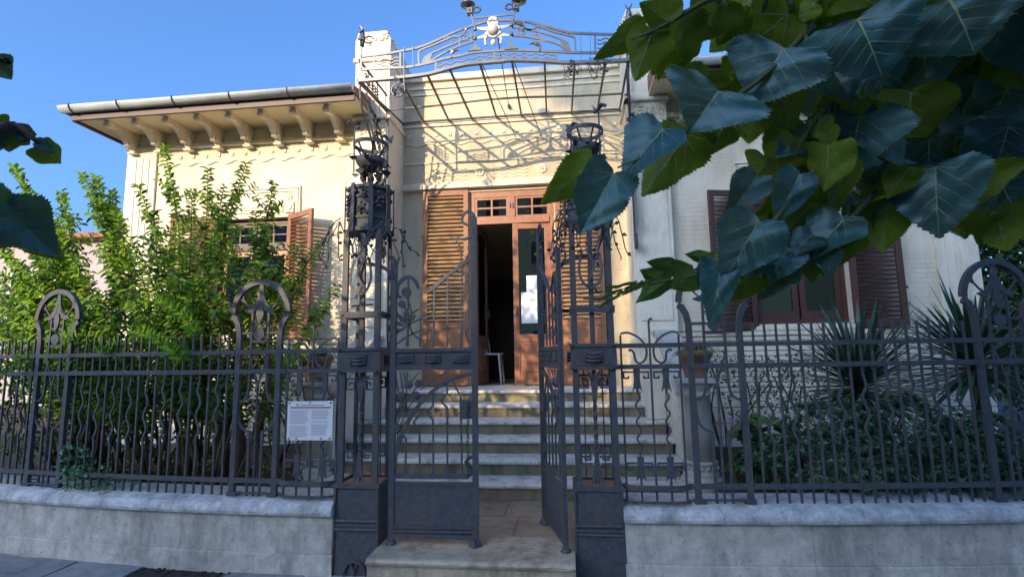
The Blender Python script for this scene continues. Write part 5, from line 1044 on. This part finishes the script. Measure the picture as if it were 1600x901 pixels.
# background trees right of the villa and left
def tree(name, label, base, top, blobs, nper, L, mats, probs, group=None, trunk=.12):
    t = thing(name, label, 'tree', base, group); m = MB(); b, tp = np.array(base, float), np.array(top, float); m.tube(bez([b, b*.6+tp*.4+np.array([.08, 0, 0]), tp], 10), [trunk*(1-.06*k) for k in range(11)], 10)
    for (x, y, z, rx, ry, rz) in blobs: m.tube(bez([b*.4+tp*.6, (b*.2+tp*.5+np.array([x, y, z])*.3), np.array([x, y, z])], 8), [.06-.005*k for k in range(9)], 6)
    m.build('trunk', M['bark'], t, smooth=True); P = []
    for (x, y, z, rx, ry, rz) in blobs:
        n = int(nper); d = rn(n); d /= np.linalg.norm(d, axis=1, keepdims=True); r = rng.uniform(.35, 1.05, n); k = np.sin(d[:, 0]*7+x)*np.sin(d[:, 1]*6+y)*np.sin(d[:, 2]*7+z); r = r*(1+.3*k); P.append(np.array([x, y, z])+d*np.array([rx, ry, rz])*r[:, None])
    P = np.concatenate(P); n = len(P); add_leaves('crown', t, P, rn(n)+np.array([0, 0, -.4]), rn(n)+np.array([0, 0, .6]), rng.uniform(*L, n), rng.uniform(L[0]*.55, L[1]*.6, n), mats, rng.choice(len(mats), n, p=probs)); return t
tree('garden_tree', 'dark leafy tree standing beyond the right corner of the villa', (8.2, 5.6, .3), (8.2, 5.6, 3.2), [(7.6, 5.2, 2.6, 1.0, 1.0, 1.2), (8.6, 5.4, 3.6, 1.3, 1.2, 1.3), (7.5, 5.6, 4.4, 1.0, 1.0, 1.0), (8.0, 5.0, 1.5, 1.1, .8, .9), (9.6, 5.3, 2.2, 1.1, 1, 1.3)], 2600, (.08, .14), [M['leaf_dark'], M['leaf_shrub']], [.85, .15])
tree('garden_tree', 'low green tree beyond the shrub at far left', (-8.3, 4.5, .3), (-8.3, 4.5, 1.8), [(-8.0, 4.2, 2.0, .9, .8, .9), (-7.2, 3.6, 1.4, .8, .7, .7), (-9.2, 4.4, 2.4, .9, .8, .9)], 1800, (.07, .11), [M['leaf_shrub'], M['leaf_dark']], [.7, .3])
# ================================================================== broad-leaved street trees in the foreground
def broad_leaf(seed, folds, curl):
    r = np.random.default_rng(seed); nA = 46; out = []; ph, la, sk, tw_ = r.uniform(0, 6), r.uniform(.02, .12), r.uniform(-.35, .35), r.uniform(-.5, .5)
    # heart-shaped outline with teeth; y along the midrib (0 = petiole, 1 = tip)
    for k in range(nA+1):
        t = k/nA; a = math.pi*(1.0-t)                             # from base lobe round to tip
        yy = -.16+1.16*t**1.0; 
        wq = .5*math.sin(math.pi*min(1, (t*.93+.07))**.72)**.85*(1.06-.25*t)*(1+la*math.sin(9*t+ph))
        tooth = (r.uniform(.012, .045) if k % 2 else -r.uniform(.0, .03))*(1-.3*t)
        out.append((wq+tooth if 0 < k < nA else (0.05 if k == 0 else 0), yy if k else -.05))
    half = out
    vs_, fs, mi = [], [], []
    def surf(x, y):
        z = -abs(x)*folds*-.55 - curl*.35*(max(0, y)**2) + .03*math.sin(y*11+abs(x)*9+seed) * (abs(x)*2) - .10*abs(x)**1.5*(1+math.sin(seed+y*5)) + sk*x*y + tw_*x*x*(1 if x > 0 else -.6) + .012*math.sin(x*23+ph)*math.sin(y*17+seed)
        return z
    rows = 5
    for layer, dz in ((0, .0), (1, -.006)):
        for sg in (1, -1):
            b0 = len(vs_)
            for k, (x, y) in enumerate(half):
                yc = max(0, min(1, y*.96+.0))
                for j in range(rows+1):
                    f = j/rows; xx = sg*x*f; yy = yc+(y-yc)*f; vs_.append((xx, yy, surf(xx, yy)+dz))
            for k in range(len(half)-1):
                for j in range(rows):
                    q = (b0+k*(rows+1)+j, b0+k*(rows+1)+j+1, b0+(k+1)*(rows+1)+j+1, b0+(k+1)*(rows+1)+j)
                    flip = (sg > 0) != (layer == 1); fs.append(q if flip else q[::-1]); mi.append(layer)
    def strip(p, q, w0, w1, n=7):
        for dz, lay in ((.004, 0), (-.0095, 1)):
            b0 = len(vs_)
            for k in range(n+1):
                t = k/n; x = p[0]+(q[0]-p[0])*t; y = p[1]+(q[1]-p[1])*t; d = np.array([q[0]-p[0], q[1]-p[1]]); d = d/np.linalg.norm(d); w = (w0+(w1-w0)*t)/2
                for e in (1, -1): X, Y = x-d[1]*w*e, y+d[0]*w*e; vs_.append((X, Y, surf(X, Y)+dz))
            for k in range(n): q4 = (b0+2*k, b0+2*k+1, b0+2*k+3, b0+2*k+2); fs.append(q4); mi.append(2)
    strip((0, 0), (0, .97), .020, .004, 12)
    for sg in (1, -1):
        strip((0, .005), (sg*.40, .16), .013, .003); strip((0, .01), (sg*.38, .46), .014, .003)
        for yb, xe, ye in ((.24, .34, .62), (.42, .27, .75), (.58, .18, .85)): strip((0, yb), (sg*xe, ye), .010, .002, 6)
        strip((sg*.19, .08), (sg*.30, -.04), .007, .002, 4); strip((sg*.2, .24), (sg*.42, .30), .007, .002, 4)
    me = bpy.data.meshes.new('leaf'); me.from_pydata(vs_, [], fs)
    for m_ in (M['leaf_up'], M['leaf_under'], M['vein']): me.materials.append(m_)
    me.polygons.foreach_set('material_index', mi); me.polygons.foreach_set('use_smooth', [True]*len(fs)); me.update(); return me
LEAVES = [broad_leaf(3, .25, .5), broad_leaf(8, .55, .3), broad_leaf(13, .1, .8), broad_leaf(21, .8, .4), broad_leaf(34, .4, .7), broad_leaf(42, .2, .2), broad_leaf(55, .6, .9), broad_leaf(67, .35, .55)]
YOUNG = []
for me in LEAVES[:2]:
    c = me.copy(); c.materials[0] = M['leaf_young']; c.materials[1] = M['leaf_young']; YOUNG.append(c)
LC = [0]
def put_leaf(parent, b, t, w, upper, var=0, roll=0.0, young=False, lean=0.0):
    """b, t: world points of petiole and tip; w: full width in metres; upper: +1 upper face towards the camera, -1 underside"""
    b, t = np.asarray(b, float), np.asarray(t, float); y = t-b; L = np.linalg.norm(y); y = y/L; v = unit(CAM-(b+t)/2)*upper+np.array([0, 0, lean]); v = unit(v-y*np.dot(v, y)); x = np.cross(y, v); c, s_ = math.cos(roll), math.sin(roll); x, v = c*x+s_*v, -s_*x+c*v
    k = w; LC[0] += 1
    o = bpy.data.objects.new('leaf', (YOUNG[var % 2] if young else LEAVES[(var*3+LC[0]) % 8])); COL.objects.link(o); o.parent = parent; bl = Vector(b)-Vector(WL[parent.name])
    o.matrix_local = Matrix([[x[0]*k, y[0]*L, v[0]*(L+k)/2, bl[0]], [x[1]*k, y[1]*L, v[1]*(L+k)/2, bl[1]], [x[2]*k, y[2]*L, v[2]*(L+k)/2, bl[2]], [0, 0, 0, 1]])
    return o
T1 = thing('street_tree', 'broad-leaved street tree whose boughs hang in from the upper right', 'tree', (3.1, -3.5, 0), 'street trees')
m = MB(); m.tube(bez([(3.1, -3.5, -.02), (3.12, -3.5, 1.2), (3.0, -3.45, 2.4), (2.8, -3.3, 3.2)], 14), [.17-.004*k for k in range(15)], 14); m.tube(bez([(3.0, -3.45, 2.4), (2.6, -3.1, 2.65), (2.25, -2.8, 2.75), PD(1600, 218, 1.9), PD(1471, 262, 1.75), PD(1400, 262, 1.7)], 20), [.05-.0022*k for k in range(21)], 8)
m.tube(bez([(2.8, -3.3, 3.2), (2.3, -3.0, 3.1), PD(1480, -120, 1.7), PD(1290, -40, 1.55)], 14), [.045-.002*k for k in range(15)], 8); m.build('trunk', M['bark'], T1, smooth=True)
def twig(parent, pts, r0=.006, r1=.002):
    q = bez([PD(*p) for p in pts], 14); MB().tube(q, [r0+(r1-r0)*k/(len(q)-1) for k in range(len(q))], 6).build('twig', M['twig'], parent, smooth=True)
twig(T1, [(1290, -40, 1.55), (1180, -20, 1.4), (1107, 0, 1.3), (1060, 28, 1.28), (1017, 50, 1.26), (985, 62, 1.26)], .008); twig(T1, [(1290, -40, 1.55), (1250, 60, 1.4), (1180, 130, 1.3), (1090, 193, 1.2), (1037, 230, 1.15), (965, 262, 1.12)], .009)
twig(T1, [(1400, 262, 1.7), (1320, 200, 1.6), (1302, 160, 1.5), (1258, 213, 1.4), (1240, 250, 1.4)], .008); twig(T1, [(1302, 160, 1.5), (1290, 240, 1.45), (1266, 275, 1.4), (1218, 334, 1.35), (1180, 380, 1.3), (1130, 411, 1.25), (1085, 430, 1.25), (1035, 440, 1.25), (985, 452, 1.25)], .009); twig(T1, [(1400, 262, 1.7), (1340, 330, 1.5), (1290, 370, 1.45), (1240, 390, 1.4)], .008)
twig(T1, [(1600, 218, 1.9), (1560, 300, 1.8), (1556, 330, 1.8)], .006)
LV = [  # base px, tip px, distance, width px, face, variant, roll
 (959, 271, 906, 364, 1.12, 92, 1, 0, .1), (925, 258, 846, 318, 1.22, 66, -1, 1, .2), (1036, 203, 968, 268, 1.15, 100, 1, 1, -.1), (1070, 213, 1010, 306, 1.25, 88, -1, 0, .1), (1124, 142, 1080, 198, 1.2, 142, 1, 2, .05),
 (1019, 50, 994, 122, 1.26, 66, -1, 0, .1), (1006, 46, 930, 90, 1.28, 42, -1, 1, .5), (1047, 36, 1006, 4, 1.27, 52, -1, 2, .2), (1072, 22, 1062, 86, 1.3, 62, -1, 0, -.2), (1130, 0, 1084, 68, 1.32, 72, -1, 1, .2), (1155, 22, 1120, 70, 1.36, 50, -1, 0, .3), (1232, 22, 1158, 82, 1.4, 84, -1, 2, .1),
 (1224, 76, 1176, 160, 1.35, 126, 1, 0, -.15), (1340, 30, 1384, 110, 1.4, 132, 1, 2, .1), (1484, 0, 1528, 70, 1.5, 150, 1, 0, .1), (1372, 8, 1280, 28, 1.5, 50, -1, 1, .2), (1298, 106, 1336, 158, 1.5, 66, 1, 0, .2), (1352, 150, 1264, 216, 1.55, 84, -1, 0, .1), (1344, 182, 1322, 268, 1.5, 110, 1, 1, .0), (1350, 180, 1420, 240, 1.52, 80, 1, 2, .3),
 (1289, 252, 1296, 346, 1.45, 80, -1, 2, .1), (1318, 344, 1266, 394, 1.42, 66, 1, 0, .1), (1462, 260, 1462, 368, 1.6, 102, 1, 3, -.2), (1386, 318, 1378, 392, 1.6, 66, -1, 0, .1), (1512, 262, 1512, 320, 1.65, 96, -1, 1, .1), (1556, 328, 1570, 388, 1.8, 66, -1, 0, .1), (1545, 340, 1530, 378, 1.8, 34, -1, 1, .1), (1575, 330, 1600, 350, 1.8, 40, -1, 0, .2),
 (1186, 345, 1130, 440, 1.28, 92, 1, 0, .05), (1176, 390, 1128, 444, 1.33, 46, -1, 1, .2), (1250, 272, 1212, 346, 1.38, 52, 1, 3, .2), (1182, 276, 1135, 340, 1.36, 52, 1, 1, .2), (1268, 318, 1203, 398, 1.42, 62, -1, 0, .2), (1232, 388, 1202, 434, 1.38, 58, 1, 2, .1), (1268, 368, 1236, 394, 1.4, 40, 1, 1, .1), (1314, 338, 1272, 400, 1.43, 70, 1, 1, .1), (1290, 390, 1246, 424, 1.46, 54, -1, 0, .1), (1326, 366, 1298, 414, 1.48, 50, -1, 2, .1),
 (1126, 414, 1112, 510, 1.25, 54, 1, 3, .2), (1118, 412, 1092, 448, 1.27, 44, 1, 0, .2), (1186, 432, 1150, 466, 1.34, 40, -1, 1, .2), (1150, 444, 1120, 478, 1.3, 34, -1, 0, .2), (1196, 410, 1166, 428, 1.36, 30, 1, 1, .2), (1230, 416, 1186, 462, 1.4, 48, 1, 2, .2),
 (1215, 150, 1240, 205, 1.42, 60, -1, 0, .2), (1150, 170, 1165, 215, 1.3, 46, -1, 2, .2), (1180, 170, 1170, 220, 1.4, 60, -1, 1, .1), (1240, 215, 1205, 262, 1.42, 78, -1, 0, .2), (1262, 205, 1215, 240, 1.45, 52, 1, 2, .1), (1100, 205, 1075, 245, 1.26, 46, -1, 2, .1), (1130, 200, 1110, 240, 1.28, 50, -1, 0, .1), (1160, 110, 1130, 140, 1.36, 60, -1, 0, .1), (1110, 110, 1090, 150, 1.34, 60, -1, 2, .1), (1200, 250, 1180, 280, 1.42, 60, -1, 0, .1), (1300, 60, 1270, 100, 1.5, 60, 1, 1, .1), (1230, 290, 1250, 330, 1.45, 50, -1, 1, .1)]
for (bx_, by, tx, ty, d, wpx, up_, var, roll) in LV:
    put_leaf(T1, PD(bx_, by, d), PD(tx, ty, d-.05*up_ if up_ > 0 else d+.02), wpx/FPX*d, up_, var, roll, lean=rng.uniform(.25, .75) if up_ > 0 else rng.uniform(-.5, .1))
for (bx_, by, tx, ty, d, wpx, up_, var, roll) in ((1085, 430, 1047, 450, 1.25, 44, -1, 0, .1), (1048, 436, 992, 472, 1.25, 34, -1, 1, .3), (1050, 416, 1010, 408, 1.25, 26, -1, 0, .2), (1108, 404, 1070, 396, 1.27, 22, -1, 1, .2), (1065, 425, 1050, 405, 1.25, 30, -1, 0, .1), (1030, 438, 1000, 420, 1.25, 30, -1, 1, .4)):
    put_leaf(T1, PD(bx_, by, d), PD(tx, ty, d), wpx/FPX*d, up_, var, roll, young=True)
for k in range(26):
    u_ = k/25; x, y = 1030-82*u_, 440+24*u_*u_*1.0+18*u_*math.sin(k*2.1)*.6; a = rng.uniform(1.9, 4.0); l = rng.uniform(12, 24); put_leaf(T1, PD(x, y, 1.25), PD(x+l*math.cos(a), y+l*abs(math.sin(a))*.8, 1.25), 5/FPX*1.25, -1, k, rng.uniform(-.5, .5), young=True)
cnt = 0
while cnt < 120:                                                   # dense dark interior of the bough
    x, y = rng.uniform(1270, 1640), rng.uniform(-60, 330)
    if y > 330-(1640-x)*.05 or (x < 1400 and y > 150) or (x > 1530 and y > 285) or (x < 1470 and y > 255): continue
    d = rng.uniform(1.8, 2.7); a = rng.uniform(.6, 2.6); l = rng.uniform(80, 130)*1.7/d; put_leaf(T1, PD(x, y, d), PD(x+l*math.cos(a)*.7, y+l*math.sin(a), d+rng.uniform(-.06, .06)), l*rng.uniform(.8, 1.05)/FPX*d, 1 if rng.random() < .55 else -1, cnt, rng.uniform(-.8, .8), lean=rng.uniform(-.3, .3)); cnt += 1
for k in range(120):                                               # smaller leaves along the twigs
    ln = [((1290, -20), (1020, 60)), ((1280, 20), (1060, 215)), ((1310, 170), (1210, 330)), ((1300, 250), (1140, 410)), ((1420, 262), (1260, 385))][k % 5]; u_ = rng.random()
    x, y = ln[0][0]+(ln[1][0]-ln[0][0])*u_+rng.uniform(-22, 22), ln[0][1]+(ln[1][1]-ln[0][1])*u_+rng.uniform(-8, 22); a = rng.uniform(1.2, 2.8); l = rng.uniform(28, 74); d = rng.uniform(1.38, 1.75)
    put_leaf(T1, PD(x, y, d), PD(x+l*math.cos(a), y+l*math.sin(a), d+rng.uniform(-.03, .05)), l*rng.uniform(.75, 1.0)/FPX*d, -1 if rng.random() < .62 else 1, k, rng.uniform(-1, 1), lean=rng.uniform(-.3, .3))
# the rest of the crown, above and beside the frame
P = []
while len(P) < 3000:
    q = np.array([2.9, -3.3, 4.4])+rng.normal(size=3)*np.array([.95, .95, .7]); dv = q-CAM; z_ = dv@CF
    if z_ > .05:
        px_, py_ = 800+FPX*(dv@CR)/z_, 450.5-FPX*(dv@CU)/z_
        if (-150 < px_ < 1560 and py_ > -130) or (px_ >= 1560 and 200 < py_): continue
    if np.linalg.norm(dv) < .7 or q[2] < 2.2: continue
    P.append(q)
while len(P) < 5600:                                              # extra unseen foliage above the frame, added to darken the bough
    q = PD(rng.uniform(1280, 1900), rng.uniform(-900, -240), rng.uniform(1.5, 2.8))
    if q[2] > 2.3: P.append(q)
P = np.array(P); n = len(P); add_leaves('crown', T1, P, rn(n)+np.array([0, 0, -.6]), rn(n)+np.array([0, 0, 1.]), rng.uniform(.12, .18, n), rng.uniform(.10, .15, n), [M['leaf_up'], M['leaf_under']], rng.choice(2, n))
T2 = thing('street_tree', 'broad-leaved street tree reaching in from the left edge', 'tree', (-3.9, -2.7, 0), 'street trees')
m = MB(); m.tube(bez([(-3.9, -2.7, -.02), (-3.9, -2.7, 1.6), (-3.8, -2.6, 3.0), (-3.6, -2.5, 4.0)], 12), [.15-.005*k for k in range(13)], 12); m.tube(bez([(-3.8, -2.6, 3.0), (-3.0, -2.3, 2.9), PD(-60, 190, 2.9), PD(20, 195, 2.8), PD(62, 225, 2.75)], 14), [.035-.0022*k for k in range(15)], 7); m.tube(bez([(-3.85, -2.65, 2.0), (-3.2, -2.4, 2.3), PD(-80, 310, 2.6), PD(5, 330, 2.3)], 12), [.03-.0018*k for k in range(13)], 7); m.tube(bez([(-3.8, -2.6, 3.0), (-3.3, -2.4, 3.2), PD(-60, 80, 2.8), PD(-5, 95, 2.7)], 12), [.03-.0018*k for k in range(13)], 7); m.build('trunk', M['bark'], T2, smooth=True)
for (bx_, by, tx, ty, d, wpx, up_, var, roll) in ((60, 228, 95, 256, 2.75, 34, -1, 0, .1), (58, 222, 88, 238, 2.75, 16, 1, 1, .4), (30, 206, 58, 210, 2.8, 22, 1, 2, .2), (12, 200, 16, 238, 2.8, 36, 1, 1, .2), (-14, 205, 2, 235, 2.8, 40, 1, 0, .2), (22, 210, 44, 228, 2.8, 26, -1, 0, .3), (-4, 185, 14, 200, 2.85, 20, -1, 2, .2), (-12, 95, 20, 124, 2.7, 30, 1, 1, .3), (-50, 322, 45, 352, 2.2, 34, 1, 0, .2), (5, 330, 95, 398, 2.3, 64, 1, 3, .3), (-20, 335, 55, 385, 2.35, 60, -1, 2, .2), (30, 350, 100, 410, 2.4, 40, -1, 1, .2), (-30, 320, 40, 340, 2.3, 60, 1, 1, .0)):
    put_leaf(T2, PD(bx_, by, d), PD(tx, ty, d), wpx/FPX*d, up_, var, roll)
P = []
while len(P) < 1500:
    q = np.array([-3.9, -2.9, 4.4])+rng.normal(size=3)*np.array([.7, .7, .6]); dv = q-CAM; z_ = dv@CF
    if z_ > .05 and -40 < 800+FPX*(dv@CR)/z_ < 1640 and -60 < 450.5-FPX*(dv@CU)/z_: continue
    P.append(q)
P = np.array(P); n = len(P); add_leaves('crown', T2, P, rn(n)+np.array([0, 0, -.6]), rn(n)+np.array([0, 0, 1.]), rng.uniform(.1, .15, n), rng.uniform(.08, .12, n), [M['leaf_up'], M['leaf_under']], rng.choice(2, n))

tree('added_shade_tree', 'unseen tall tree added behind the camera to shade the entrance wall', (-10.7, -20, -.02), (-10.6, -20, 13.2), [(-10.2, -20, 14.6, 1.0, 1.2, .8), (-10.9, -20, 15.2, 1.1, 1.2, .8), (-9.4, -20.3, 14.4, 1.1, 1.2, .9), (-11.8, -20, 15.6, .9, 1.1, .7)], 1500, (.16, .26), [M['leaf_dark'], M['leaf_shrub']], [.6, .4], trunk=.3)  # unseen tree, crown shaped to cast diagonal shade on the entrance wall
